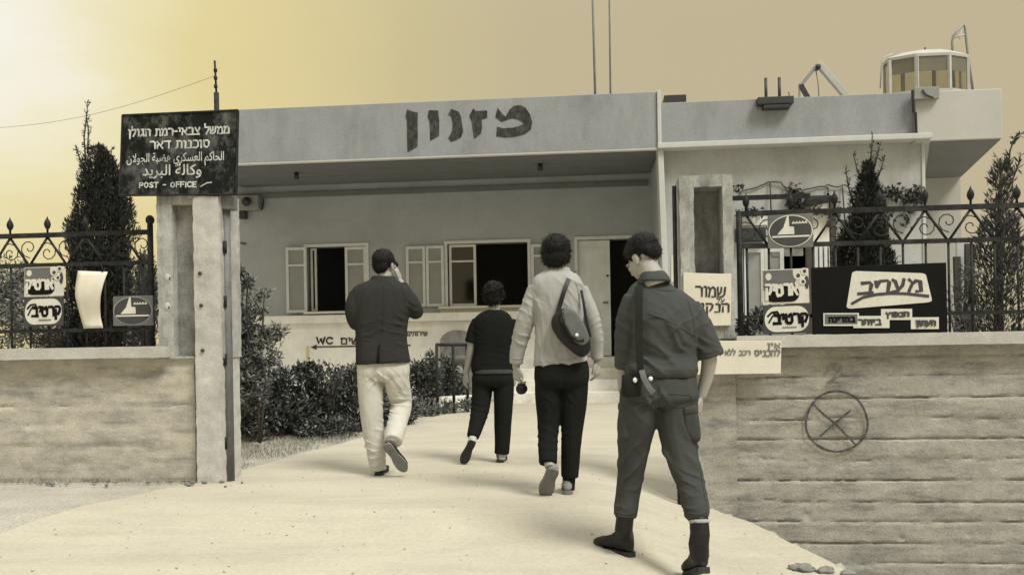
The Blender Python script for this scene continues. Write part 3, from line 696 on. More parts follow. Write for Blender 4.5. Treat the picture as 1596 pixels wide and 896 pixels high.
# WC and arrow on the plinth, smaller faded line to the right
LY = 1.795
pan = Pane(BF, LY, [(480, 512), (760, 512), (760, 560), (480, 560)])
U = lambda x, y: ((x - 480) / 280.0, 1 - (y - 512) / 48.0)
mb = MB()
def put(mb, word, x0, x1, y0, y1, wid, **k):
    a, b = U(x0, y1), U(x1, y0); write(mb, pan, word, a[0], b[0], a[1], b[1], wid, **k)
put(None, 'WC', 494, 519, 526, 535.5, .030, table=LAT, rtl=False, each=(M['ink'], bld)); put(None, 'נשים', 532, 569, 527, 535.5, .026, each=(M['ink'], bld))
polyline(mb, pan, [U(488, 540.5), U(640, 538)], .028)
hp = [U(484, 541), U(494, 536.5), U(494, 545)]; mb.add([pan.at(a, b, .004) for a, b in hp], [(0, 1, 2)])
obj('painted_notice', mb, M['ink'], bld)
mb = MB(); put(mb, 'שירותים', 636, 667, 517, 523, .02); obj('painted_notice', mb, M['ink_faded'], bld)
# the yellow-stained upright by the arrow is a painted strip on the plinth
obj('painted_strip', patch(pan, [U(477.5, 539), U(482, 539), U(482, 572), U(477.5, 572)], .002), mat('ochre_paint', (0.62, 0.50, 0.24), 0.85, 0.1, 6), bld)

# ---- things fixed to or standing on the building
lt = thing('wall_loudspeaker', 'dark round horn speaker in a box under the left end of the porch soffit', 'loudspeaker', BF.w(BF.X(384, 318, 1.9), 1.9, BF.Z(384, 318, 1.9)))
a, b = BF.X(366, 318, 1.85), BF.X(404, 318, 1.85); z0, z1 = BF.Z(384, 328, 1.85), BF.Z(384, 305, 1.85)
obj('housing', bx(BF, a, b, 1.80, WALL - .002, z0, z1), M['grey_metal'], lt, bevel=.01)
cx, cz = BF.X(386, 315, 1.8), BF.Z(386, 315, 1.8)
obj('horn', MB().tube([BF.w(cx, 1.798, cz), BF.w(cx, 1.74, cz)], [.05, .085], 16), M['dark_metal'], lt, True)
obj('bracket', bx(BF, a + .06, a + .18, 1.86, WALL - .003, z0 - .14, z0 - .002), M['dark_metal'], lt)
cb = MB(); pts = [BF.w(b, WALL - .03, z0 + .02), BF.w(b + .03, WALL - .03, z0 + .12), BF.w(b + .05, WALL - .03, BF.Z(420, 304, WALL)), BF.w(BF.X(1000, 290, WALL), WALL - .03, BF.Z(1000, 287, WALL))]
tag(obj('conduit', MB().tube(pts, .014, 6), M['dark_metal'], None, True), 'thin dark conduit running along the top of the porch wall', 'cable')
tag(obj('cable', MB().tube([BF.w(BF.X(357, 362, WALL), WALL - .02, BF.Z(357, 362, WALL)), BF.w(BF.X(364, 374, WALL), WALL - .02, BF.Z(364, 374, WALL)), BF.w(BF.X(374, 379, WALL), WALL - .02, BF.Z(374, 379, WALL)), BF.w(BF.X(384, 380, WALL), WALL - .015, BF.Z(384, 380, WALL))], .013, 6), M['dark_metal'], None, True), 'short loose dark cable drooping on the porch wall beside the left gate post', 'cable')
# left pole with wire
t = thing('roof_pole', 'short dark pole with insulators behind the black board at the left end of the roof', 'pole', BF.w(BF.X(337, 170, .6), .6, z_bot + .3))
x = BF.X(337.5, 160, .6)
obj('stub', MB().tube([BF.w(x, .6, z_bot + .3), BF.w(x, .6, BF.Z(337, 145, .6))], .045, 8), M['iron'], t, True)
obj('rod', MB().tube([BF.w(x, .6, BF.Z(337, 146, .6)), BF.w(x - .02, .6, BF.Z(336, 95, .6))], .018, 8), M['iron'], t, True)
for py in (110, 122, 135):
    obj('insulator', MB().ell(BF.w(x - .01, .6, BF.Z(337, py, .6)), (.032, .032, .045)), M['iron'], t, True)
wpts = []
wa, wb = BF.w(x, .6, BF.Z(336, 118, .6)), P(-60, 203, 16)
for k in range(21):
    q = wa.lerp(wb, k / 20); q.z -= .22 * math.sin(math.pi * k / 20); wpts.append(q)
tag(obj('overhead_wire', MB().tube(wpts, .0035, 5), M['pole'], None, True), 'thin wire leaving the roof pole towards the upper left', 'wire')
for i, (xa, ya, xb, yb, r) in enumerate([(922, -60, 929, 150, .028), (949, -60, 951, 150, .022)]):
    A = BF.w(BF.X(xb, yb, 3.2), 3.2, z_bot + .3); B_ = BF.w(BF.X(xa, ya, 3.2), 3.2, BF.Z(xa, ya, 3.2))
    m = thing('radio_mast', ['thicker leaning radio mast rising from the canteen roof', 'thinner upright radio mast just right of the leaning one'][i], 'mast', A, 'radio masts on the roof')
    obj('mast_tube', MB().tube([A, A.lerp(B_, .5), B_], [r, r * .85, r * .7], 8), M['pole'], m, True)
    obj('clamp', MB().tube([A.lerp(B_, .32), A.lerp(B_, .335)], r * 1.6, 8), M['iron'], m, True)
# bracket with two uprights on the parapet
t = thing('roof_bracket', 'dark metal bracket with two upright pipes clamped on the right parapet', 'bracket', BF.w(BF.X(1208, 160, 0), 0, BF.Z(1208, 165, 0)))
X = lambda px, py=150, ly=.0: BF.X(px, py, ly)
Z = lambda py, px=1208, ly=.0: BF.Z(px, py, ly)
obj('base_plate', bx(BF, X(1180), X(1236), -.06, .098, Z(163.5), Z(152)), M['dark_metal'], t, bevel=.01)
obj('lower_clamp', bx(BF, X(1189), X(1230), -.05, .097, Z(170), Z(164)), M['dark_metal'], t, bevel=.008)
for px in (1193.5, 1214.5):
    obj('upright', MB().tube([BF.w(X(px), -.02, Z(165)), BF.w(X(px), -.02, Z(122))], .024, 10), M['dark_metal'], t, True)
obj('rung', MB().tube([BF.w(X(1231), -.02, Z(163)), BF.w(X(1229), -.02, Z(145))], .008, 6), M['dark_metal'], t, True)
# hoist frame
t = thing('roof_hoist', 'folded hoist frame with a pale boom peaking above the right parapet', 'hoist', BF.w(X(1280, 150, 1.5), 1.5, z_bot + .3))
Q = lambda px, py, ly=1.5: BF.w(BF.X(px, py, ly), ly, BF.Z(px, py, ly))
def beam(a, b, w, h):
    d = (b - a).normalized(); s_ = BF.ey; n2 = d.cross(s_).normalized()
    return MB().hexa([a - s_ * w - n2 * h, a + s_ * w - n2 * h, a + s_ * w + n2 * h, a - s_ * w + n2 * h, b - s_ * w - n2 * h, b + s_ * w - n2 * h, b + s_ * w + n2 * h, b - s_ * w + n2 * h])
obj('boom', beam(Q(1275, 99), Q(1330, 164), .05, .05), M['pale_metal'], t, bevel=.008)
obj('arm', beam(Q(1248, 134), Q(1274, 101), .035, .03), M['grey_metal'], t, bevel=.006)
obj('strut', beam(Q(1248, 133), Q(1262, 158), .035, .035), M['dark_metal'], t)
obj('leg', beam(Q(1246, 131), Q(1246, 160), .02, .014), M['grey_metal'], t)
obj('pivot', MB().tube([Q(1274, 106) - BF.ey * .08, Q(1274, 106) + BF.ey * .08], .04, 10), M['dark_metal'], t, True)
obj('cable', MB().tube([Q(1272, 112), Q(1275, 130), Q(1277, 160)], .008, 6), M['pole'], t, True)
tag(obj('roof_hatch', bx(BF, X(1034, 152, .6), X(1068, 152, .6), .45, 1.0, z_top2 - .1, Z(152, 1050, .6)), M['dark_metal'], None, bevel=.01), 'low dark hatch cover lying on the roof beside the fascia end', 'hatch')
# lookout cabin
LYC = 1.25; cpx = 1443
cx = BF.X(cpx, 138, LYC); zb_, zt_ = BF.Z(cpx, 140, LYC - .3), BF.Z(cpx, 88, LYC - .3); RC = .68
t = thing('lookout_cabin', 'small octagonal glazed lookout cabin on the right end of the roof', 'cabin', BF.w(cx, LYC, zb_))
def octo(rad, z, rot=22.5): return [BF.w(cx + rad * math.cos(R(rot + 45 * k)), LYC + .5 * rad * math.sin(R(rot + 45 * k)), z) for k in range(8)]
obj('base_ring', MB().loft([octo(RC + .03, zb_ - .25), octo(RC + .05, zb_ - .02), octo(RC + .05, zb_)]), M['pale_metal'], t)
ztop = zt_ + .07
obj('roof', MB().loft([octo(RC + .01, zt_), octo(RC + .02, zt_ + .045), octo(RC * .62, zt_ + .14), octo(RC * .2, zt_ + .155)]), M['render_light'], t)
zmid = zt_ - .002
for k in range(8):
    A, B_ = octo(RC, 0)[k], octo(RC, 0)[(k + 1) % 8]
    c = BF.w(cx, LYC, 0); rd = (A - c).normalized(); tg = rd.cross(Vector((0, 0, 1)))
    mb = MB().hexa([up(A - tg * .028 - rd * .03, zb_ + .001), up(A + tg * .028 - rd * .03, zb_ + .001), up(A + tg * .028 + rd * .012, zb_ + .001), up(A - tg * .028 + rd * .012, zb_ + .001), up(A - tg * .028 - rd * .03, zt_ - .001), up(A + tg * .028 - rd * .03, zt_ - .001), up(A + tg * .028 + rd * .012, zt_ - .001), up(A - tg * .028 + rd * .012, zt_ - .001)])
    obj('post', mb, M['pale_metal'], t)
    e_ = (B_ - A).normalized() * .032; nn = ((A + B_) / 2 - c).normalized() * .006
    mb = MB().hexa([up(A + e_, zb_ + .002), up(B_ - e_, zb_ + .002), up(B_ - e_ - nn, zb_ + .002), up(A + e_ - nn, zb_ + .002), up(A + e_, zmid), up(B_ - e_, zmid), up(B_ - e_ - nn, zmid), up(A + e_ - nn, zmid)])
    obj('pane', mb, M['glass'], t)
for k in range(8):  # grey panels added as the shaded roof underside seen through the front panes
    A, B_ = octo(RC - .012, 0)[k], octo(RC - .012, 0)[(k + 1) % 8]; m_ = (A + B_) / 2 - BF.w(cx, LYC, 0)
    if m_.dot(BF.ey) < -.05:
        e_ = (B_ - A).normalized() * .035; nn = m_.normalized() * .006; zz = zb_ + (zt_ - zb_) * .56
        obj('ceiling_shade_panel', MB().hexa([up(A + e_ - nn, zz), up(B_ - e_ - nn, zz), up(B_ - e_ - nn * 2, zz), up(A + e_ - nn * 2, zz), up(A + e_ - nn, zt_ - .004), up(B_ - e_ - nn, zt_ - .004), up(B_ - e_ - nn * 2, zt_ - .004), up(A + e_ - nn * 2, zt_ - .004)]), M['shutter'], t)
obj('finial', MB().tube([BF.w(cx, LYC, zt_ + .15), BF.w(cx, LYC, zt_ + .24)], .012, 6), M['iron'], t, True)
obj('railing', MB().tube([Q(1372, 138, .5), Q(1374, 92, .5), Q(1392, 84, .5)], .012, 6), M['pale_metal'], t, True)
t = thing('roof_ladder', 'bent pipe ladder top standing above the right side of the lookout cabin', 'ladder', Q(1500, 135, 1.9))
obj('stile', MB().tube([Q(1487, 137, 1.9), Q(1484, 66, 1.9), Q(1486, 56, 1.9), Q(1502, 38, 1.9)], .023, 8), M['grey_metal'], t, True)
obj('stile', MB().tube([Q(1502, 38, 1.9), Q(1504, 42, 1.9), Q(1509, 90, 1.9), Q(1516, 140, 1.9)], .023, 8), M['grey_metal'], t, True)
obj('rung', MB().tube([Q(1484, 60, 1.9), Q(1505, 54, 1.9)], .016, 8), M['pale_metal'], t, True)
obj('rung', MB().tube([Q(1488, 48, 1.9), Q(1496, 62, 1.9), Q(1499, 46, 1.9)], .010, 8), M['pale_metal'], t, True)
t = thing('junction_box', 'grey metal box hung on the parapet under the lookout cabin', 'box', Q(1440, 150, 0))
obj('case', bx(BF, X(1423), X(1462), -.06, .028, Z(156, 1440), Z(137.5, 1440)), M['grey_metal'], t, bevel=.008)
obj('cable', MB().tube([Q(1438, 140, -.075), Q(1443, 148, -.075), Q(1455, 153, -.075)], .012, 6), M['dark_metal'], t, True)
tag(obj('downpipe', MB().tube([Q(1422, 141, -.01), Q(1424, 175, -.0), Q(1427, 176, .02), Q(1428, 211, .02)], .022, 8), M['dark_metal'], None, True), 'dark drainpipe running down the parapet from the grey box', 'pipe')
tag(obj('roof_cowl', MB().ell(BF.w(X(1523, 133, .5), .5, z_cr + .03), (.11, .11, .045)), M['iron'], None, True), 'small dark vent cowl on the roof edge right of the lookout cabin', 'vent')
# pale stone fountain against the plinth, behind the railing
fx, fz = BF.X(712, 560, 1.6), 0
t = thing('stone_fountain', 'pale round-topped stone fountain with a dark bowl behind the low pipe railing', 'fountain', BF.w(fx, 1.6, 0))
hw = .30; zt = BF.Z(712, 514, 1.6)
arch = [(-hw, 0), (hw, 0), (hw, zt - .22)] + [(hw * math.cos(R(a)), zt - .22 + .22 * math.sin(R(a))) for a in range(15, 180, 15)] + [(-hw, zt - .22)]
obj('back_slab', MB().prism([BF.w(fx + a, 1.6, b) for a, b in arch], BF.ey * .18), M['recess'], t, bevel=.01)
zbw = BF.Z(712, 557, 1.4)
obj('bowl', MB().loft([[BF.w(fx + rr * math.cos(R(k * 20)), 1.5 + .75 * rr * math.sin(R(k * 20)), z) for k in range(18)] for rr, z in ((.12, zbw - .14), (.24, zbw - .05), (.29, zbw + .03), (.27, zbw + .035), (.2, zbw - .02))]), M['stone'], t, True)
obj('pedestal', MB().tube([BF.w(fx, 1.5, 0), BF.w(fx, 1.5, zbw - .12)], [.16, .11], 12), M['post_light'], t, True)
# low pipe railing and white kerb along the drive
t = thing('pipe_railing', 'low dark pipe railing standing beside the drive left of the steps', 'railing', P(715, 640, 12.6))
rl = lambda px, py, d: P(px, py, d)
top = [rl(680, 537, 12.3), rl(728, 537, 12.7), rl(756, 537, 13.0)]
obj('top_rail', MB().tube(top, .024, 8), M['iron'], t, True)
for px, d in ((680.5, 12.3), (706, 12.5), (727.5, 12.7), (752, 12.95)):
    q = P(px, 537, d); obj('post', MB().tube([Vector((q.x, q.y, -.05)), q], .022, 8), M['iron'], t, True)
a, b = P(640, 628, 12.75), P(750, 618, 13.4); a.z = b.z = 0
dv = (b - a).normalized(); sd = Vector((-dv.y, dv.x, 0))
mb = MB().hexa([up(a, -.05), up(b, -.05), up(b + sd * .2, -.05), up(a + sd * .2, -.05), up(a, .20), up(b, .20), up(b + sd * .2, .20), up(a + sd * .2, .20)])
tag(obj('garden_kerb', mb, M['whitewash'], None, bevel=.015), 'low whitewashed kerb behind the pipe railing', 'kerb')

# ================================================================== GARDEN WALLS, GATE POSTS, FENCES
random.seed(3)
wl_x0, wl_x1 = -6.5, WF.X(304, 640, -.13)
CAP0, CAP1 = .965, 1.05
pits = [(WF.X(1258, 803, -.13), WF.Z(1258, 803, -.13), .03, .016), (WF.X(1405, 838, -.13), WF.Z(1405, 838, -.13), .022, .016), (WF.X(1377, 580, -.13), WF.Z(1377, 580, -.13), .015, .014), (WF.X(1468, 782, -.13), WF.Z(1468, 782, -.13), .02, .014), (WF.X(1510, 833, -.13), WF.Z(1510, 833, -.13), .02, .014), (WF.X(90, 660, -.13), WF.Z(90, 660, -.13), .03, .012), (WF.X(160, 570, -.13), WF.Z(160, 570, -.13), .02, .012)]
def wall_relief(depth):
    def f(x, z):
        zz = z + .012 * fbm((x * .7, 0, z), 1.5) + .006 * fbm((x * 5, 1, 0), 1.0)
        k = zz / .148; fr_ = abs((k % 1) - .5) * 2            # 1 on the joint
        row = math.floor(k)
        g_ = max(0, (fr_ - .88) / .12); amt = depth * (.45 + .75 * (noise.noise((x * 2.3, row * 3.1 + (1 if k % 1 > .5 else 0), 4)) + .5))
        r_ = g_ * max(0, amt) + .008 * noise.noise((row * 7.7, x * .35, 1)) + .004 * noise.noise((x * 3, z * 11, 2))
        for a, b, rad, dp in pits:
            d2 = ((x - a) ** 2 + ((z - b) * 1.4) ** 2) / (rad * rad)
            if d2 < 4: r_ += dp * math.exp(-d2 * 1.2)
        return r_
    return f
wl = thing('garden_wall', 'left board-marked concrete garden wall under the iron fence', 'wall', WF.w(wl_x1, 0, 0))
obj('wall_body', rough_box(WF, wl_x0, wl_x1, -.13, .13, -.35, CAP0 - .001, .022, .0035, wall_relief(.014), 'flr'), M['concrete_pale'], wl, True)
obj('cap', rough_box(WF, wl_x0, WF.X(262, 545, -.19), -.235, .19, CAP0, CAP1, .04, .0022, None), M['cap'], wl, True)
wr_x0, wr_x1 = WF.X(1089, 640, -.13), 5.4
wr = thing('garden_wall', 'right board-marked concrete garden wall with a crossed circle drawn on it', 'wall', WF.w(wr_x0, 0, 0))
wr_body = obj('wall_body', rough_box(WF, wr_x0, wr_x1, -.13, .13, -1.15, CAP0 - .001, .0155, .003, wall_relief(.024), 'flr'), M['concrete'], wr, True)
obj('cap', rough_box(WF, WF.X(1147, 535, -.19), wr_x1, -.235, .19, CAP0, CAP1, .04, .0025, None), M['cap'], wr, True)
pan = Pane(WF, -.146, [(1240, 560), (1380, 560), (1380, 720), (1240, 720)])
U2 = lambda x, y: ((x - 1240) / 140.0, 1 - (y - 560) / 160.0)
mb = MB()
cp = [U2(1304 + (48 + 1.5 * math.sin(3 * a)) * math.cos(a) , 656.5 + 47 * math.sin(a)) for a in np.linspace(-1.9, 4.5, 46)]
polyline(mb, pan, cp, .016); polyline(mb, pan, [U2(1268, 630), U2(1283, 645), U2(1302, 660), U2(1332, 691)], .016); polyline(mb, pan, [U2(1278, 679), U2(1290, 669), U2(1302, 658), U2(1325, 640)], .013)
obj('charcoal_mark', mb, M['charcoal'], wr)
mb = MB(); a, b = U2(1291, 596), U2(1315, 568); write(mb, pan, '2', a[0], b[0], a[1], b[1], .018, LAT, False); obj('charcoal_mark', mb, M['ink_faded'], wr)

def gate_post(label, pxl, pxr, strip_l, strip_r, z0, z1, zr0, zr1, ly0, ly1, rdep, light_from=None):
    x0, x1 = pxl, pxr
    t = thing('gate_post', label, 'gate post', WF.w((x0 + x1) / 2, 0, ground_z(*WF.w((x0 + x1) / 2, 0, 0).xy)), 'concrete gate posts')
    obj('border', rough_box(WF, x0, strip_l, ly0, ly1, z0, z1, .022, .005), M['post'], t, True)
    obj('border', rough_box(WF, strip_r, x1, ly0, ly1, z0, z1, .022, .005), M['post'], t, True)
    obj('lintel', rough_box(WF, strip_l + .001, strip_r - .001, ly0 + .003, ly1, zr1, z1, .022, .004), M['post'], t, True)
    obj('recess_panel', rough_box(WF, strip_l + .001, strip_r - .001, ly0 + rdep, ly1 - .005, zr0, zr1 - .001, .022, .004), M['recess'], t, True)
    if z0 < zr0 - .01: obj('base', rough_box(WF, strip_l + .001, strip_r - .001, ly0 + .003, ly1, z0, zr0 - .001, .022, .004), M['post'], t, True)
    return t
LYP = -.165
xl = [WF.X(a, 450, LYP) for a in (246, 270, 303, 347)]
tl_ = gate_post('left concrete gate post carrying the black lettered board', xl[0], xl[3], xl[1], xl[2], CAP0 - .01, WF.Z(300, 301, LYP), CAP0 + .005, WF.Z(286, 319, LYP), LYP, .17, .075)
# the right-hand jamb runs on to the ground, limewashed
obj('jamb', rough_box(WF, xl[2] + .012, xl[3] - .01, LYP - .03, .15, -.2, WF.Z(325, 307, LYP), .022, .006), M['post_light'], tl_, True)
obj('base', rough_box(WF, xl[0] + .12, xl[2] + .01, -.12, .14, -.2, CAP0 - .012, .04, .004), M['post'], tl_, True)
for px, py in ((262, 433), (261, 478)):
    obj('spall', MB().ell(WF.w(WF.X(px, py, LYP), LYP + .004, WF.Z(px, py, LYP)), (.030, .012, .036)), M['post_light'], tl_, True)
for px, py, yy_ in ((312, 426, LYP - .03), (314, 476, LYP - .03), (316, 546, LYP - .03), (264, 434, LYP + .004), (263, 479, LYP + .004)):
    obj('fixing_hole', MB().tube([WF.w(WF.X(px, py, yy_), yy_ - .010, WF.Z(px, py, yy_)), WF.w(WF.X(px, py, yy_), yy_ + .03, WF.Z(px, py, yy_))], .014, 8), M['dark_metal'], tl_, True)
LYQ = -.16
xr = [WF.X(a, 420, LYQ) for a in (1061, 1083, 1128, 1144)]
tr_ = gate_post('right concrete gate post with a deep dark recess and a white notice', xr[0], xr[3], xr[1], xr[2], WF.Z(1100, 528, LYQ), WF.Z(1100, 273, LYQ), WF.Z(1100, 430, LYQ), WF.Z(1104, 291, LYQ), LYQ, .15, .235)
obj('foot', rough_box(WF, WF.X(1087, 600, LYQ), xr[3], LYQ + .012, .15, -.6, WF.Z(1100, 529, LYQ), .022, .005), M['concrete'], tr_, True)
tg_ = thing('gate_pole', 'two-tone steel gate pole against the left gate post', 'pole', WF.w(WF.X(352, 730, -.1), -.1, 0))
zt = WF.Z(352, 306, -.1)
obj('tube', MB().tube([WF.w(WF.X(356.5, 600, -.1), -.1, -.1), WF.w(WF.X(356.5, 600, -.1), -.1, zt)], .034, 14), M['pole'], tg_, True)
obj('collar', bx(WF, WF.X(345, 320, -.1), WF.X(366, 320, -.1), -.16, -.04, WF.Z(352, 328, -.1), zt + .003), M['pole'], tg_, bevel=.01)
for py in (385, 470, 560, 690): obj('hinge', MB().tube([WF.w(WF.X(350, py, -.13), -.135, WF.Z(350, py + 9, -.13)), WF.w(WF.X(350, py, -.13), -.135, WF.Z(350, py - 9, -.13))], .020, 8), M['iron'], tg_, True)
tg2 = thing('gate_pole', 'thin dark gate pole left of the right gate post, behind the soldier', 'pole', WF.w(WF.X(1056, 700, -.1), -.1, ground_z(1.3, 6.4)))
obj('tube', MB().tube([WF.w(WF.X(1056, 600, -.1), -.1, -.4), WF.w(WF.X(1056, 600, -.1), -.1, WF.Z(1056, 290, -.1))], .016, 10), M['iron'], tg2, True)

# iron fences
SP = .318
def fence(label, x_end, direction, n_tri, post_px, phase):
    zT, zM, zB = 1.955, 1.715, 1.19
    t = thing('iron_fence', label, 'fence', WF.w(x_end, 0, CAP1), 'iron fences on the garden walls')
    x_far = x_end + direction * SP * n_tri
    a, b = sorted((x_end, x_far)); k = lambda x: 0
    for z, r in ((zT, .018), (zM, .016), (zB, .014)):
        obj('rail', bx(WF, a, b, -r, r, z - r, z + r), M['iron'], t)
    proto = {}
    def part(name, key, build, loc, smooth=True):
        if key not in proto: proto[key] = build().mesh(name); proto[key].materials.append(M['iron'])
        if smooth: proto[key].polygons.foreach_set('use_smooth', [True] * len(proto[key].polygons))
        o = bpy.data.objects.new(name, proto[key]); COL.objects.link(o); o.parent = t; o.matrix_parent_inverse = Matrix.Translation(-t.location); o.location = loc
        return o
    E3 = WF.ex; zero = Vector((0, 0, 0))
    xk = a + (phase % SP)
    i = 0
    while xk - SP <= b:
        if a < xk < b:      # apex with finial
            part('finial', 'fin', lambda: MB().loft([[Vector((rr * math.cos(R(45 * q)), rr * math.sin(R(45 * q)), z)) for q in range(8)] for rr, z in ((.008, 0), (.009, .03), (.020, .045), (.027, .07), (.021, .095), (.008, .115), (.002, .135))]), WF.w(xk, 0, zT + .016))
            part('scroll', 'scr', lambda: MB().tube([E3 * ((.012 + .0056 * q) * math.cos(q * .66)) + Vector((0, 0, (.012 + .0056 * q) * math.sin(q * .66))) for q in range(14)], .0045, 5), WF.w(xk, 0, (zT + zM) / 2 - .02))
        v = xk + SP / 2
        if a < v < b:
            part('scroll', 'scr2', lambda: MB().tube([E3 * (-(.012 + .0056 * q) * math.cos(q * .66)) + Vector((0, 0, -(.012 + .0056 * q) * math.sin(q * .66))) for q in range(13)], .0045, 5), WF.w(v, 0, (zT + zM) / 2 + .02))
        for s_ in (-1, 1):
            if a < xk + s_ * SP / 4 < b:
                part('brace', ('br', s_), lambda s_=s_: MB().tube([zero, E3 * (s_ * SP * .46) + Vector((0, 0, -(zT - zM) + .03))], .0095, 6), WF.w(xk, 0, zT - .016))
        for xb in (xk, xk + SP / 2):
            if a < xb < b: part('bar', 'bar', lambda: MB().tube([Vector((0, 0, CAP1 - .01)), Vector((0, 0, zM - .015))], .0095, 6), WF.w(xb, 0, 0))
        xk += SP; i += 1
    return t, a, b, zT
xfl = WF.X(237, 420, 0)
f1, a, b, zT = fence('left iron fence of bars, braces and ball finials before the cypress', xfl, -1, 9, 237, WF.X(192, 360, 0) - (xfl - 9 * SP))
obj('end_post', MB().tube([WF.w(xfl - .01, 0, CAP1 - .01), WF.w(xfl - .01, 0, WF.Z(237, 350, 0))], .024, 8), M['iron'], f1, True)
obj('knob', MB().ell(WF.w(xfl - .01, 0, WF.Z(237, 343, 0)), (.034, .034, .04)), M['iron'], f1, True)
xfr = WF.X(1151, 420, 0)
f2, a, b, zT = fence('right iron fence of bars, braces and scrolls behind the advertising boards', xfr, 1, 11, 1151, WF.X(1513, 330, 0) - xfr)
obj('end_post', MB().tube([WF.w(xfr + .01, 0, CAP1 - .01), WF.w(xfr + .01, 0, zT + .02)], .022, 8), M['iron'], f2, True)
obj('rail', bx(WF, xfr, WF.X(1262, 305, .35), .33, .36, WF.Z(1200, 311, .35), WF.Z(1200, 304, .35)), M['iron'], f2)

# ================================================================== SIGNS
def sign(name, label, cat, fr, ly, px, th, m, group=None):
    pan = Pane(fr, ly, px)
    t = thing(name, label, cat, (pan.bl + pan.br) / 2, group)
    obj('board', panel(pan, th), m, t, bevel=.003)
    return t, pan
# black lettered board on the left post
t, pan = sign('lettered_board', 'black board with white hand-painted Hebrew, Arabic and English lines on the left gate post', 'sign', WF, -.20, [(191, 180), (371, 172), (368, 303), (187, 305)], .03, M['black_board'])
each = (M['white_paint'], t)
write(None, pan, 'ממשל צבאי-רמת הגולן', .06, .93, .73, .81, .0125, each=each)
write(None, pan, 'סוכנות דאר', .25, .76, .57, .655, .0125, each=each)
write(None, pan, 'POST - OFFICE', .17, .66, .095, .155, .010, LAT, False, each=each)
mb = MB(); polyline(mb, pan, [(.70, .10), (.75, .14), (.79, .145)], .01); obj('flourish', mb, M['white_paint'], t)
fr_ = MB()
for q0, q1 in (((0, 0), (1, 0)), ((1, 0), (1, 1)), ((1, 1), (0, 1)), ((0, 1), (0, 0))): fr_.tube([pan.at(*q0, .002), pan.at(*q1, .002)], .008, 6)
obj('edge_strip', fr_, M['iron'], t)
def font_text(name, body, pan, u0, u1, v0, v1, m, parent, wid=0.0):
    """Arabic line through the built-in typeface, already shaped and in visual order"""
    c = bpy.data.curves.new('lettering', 'FONT'); c.body = body; c.size = 1.0; c.resolution_u = 3; c.offset = wid
    o = bpy.data.objects.new('lettering_tmp', c); COL.objects.link(o)
    dg = bpy.context.evaluated_depsgraph_get(); me = bpy.data.meshes.new_from_object(o.evaluated_get(dg))
    bpy.data.objects.remove(o); 
    if not len(me.vertices): return None
    co = np.array([v.co[:] for v in me.vertices]); lo, hi = co.min(0), co.max(0)
    for v in me.vertices:
        q = pan.at(u0 + (u1 - u0) * (v.co.x - lo[0]) / (hi[0] - lo[0]), v0 + (v1 - v0) * (v.co.y - lo[1]) / (hi[1] - lo[1]), .003); v.co = q
    me.name = name
    return link(name, me, m, parent)
ar1 = ['\uFE8D\uFEDF\uFEA4\uFE8E\uFEDB\uFEE2', '\uFE8D\uFEDF\uFECC\uFEB4\uFEDC\uFEAE\uFEF1', '\uFEEB\uFEC0\uFE92\uFE94', '\uFE8D\uFEDF\uFEA0\uFEEE\uFEFB\uFEE5']
ar2 = ['\uFEED\uFEDB\uFE8E\uFEDF\uFE94', '\uFE8D\uFEDF\uFE92\uFEAE\uFEF3\uFEAA']
font_text('lettering', ' '.join(ar1)[::-1], pan, .05, .89, .345, .52, M['white_paint'], t, .012)
font_text('lettering', ' '.join(ar2)[::-1], pan, .19, .70, .20, .375, M['white_paint'], t, .012)
obj('bracket', MB().box(WF, WF.X(262, 302, -.16), WF.X(270, 302, -.16), -.165, -.12, WF.Z(265, 306, -.16), WF.Z(265, 285, -.16)).box(WF, WF.X(335, 302, -.16), WF.X(343, 302, -.16), -.165, -.12, WF.Z(340, 306, -.16), WF.Z(340, 285, -.16)), M['iron'], t)
# white notice on the right post
t, pan = sign('notice_board', 'white notice about cleanliness on the right gate post beside the soldier', 'sign', WF, LYQ - .022, [(1065, 425), (1140, 427), (1139, 507), (1066, 509)], .02, M['paper'])
each = (M['ink'], t); write(None, pan, 'שמור', .26, .88, .56, .74, .013, each=each); write(None, pan, 'על', .70, .86, .46, .52, .006, each=each); write(None, pan, 'הנקיון', .18, .96, .27, .42, .013, each=each)
t, pan = sign('notice_board', 'wide white notice against bringing vehicles hung on the right wall cap', 'sign', WF, -.262, [(1062, 531), (1218, 531), (1217, 582), (1062, 584)], .02, M['paper'])
each = (M['ink_faded'], t)
for wd, a, b, c, e_, w_ in (('אין', .86, .985, .78, .92, .008), ('להכניס', .74, .985, .54, .70, .0095), ('רכב', .58, .69, .575, .70, .008), ('ללא', .44, .54, .575, .70, .008), ('רשות', .2, .4, .575, .70, .008)): write(None, pan, wd, a, b, c, e_, w_, each=each)
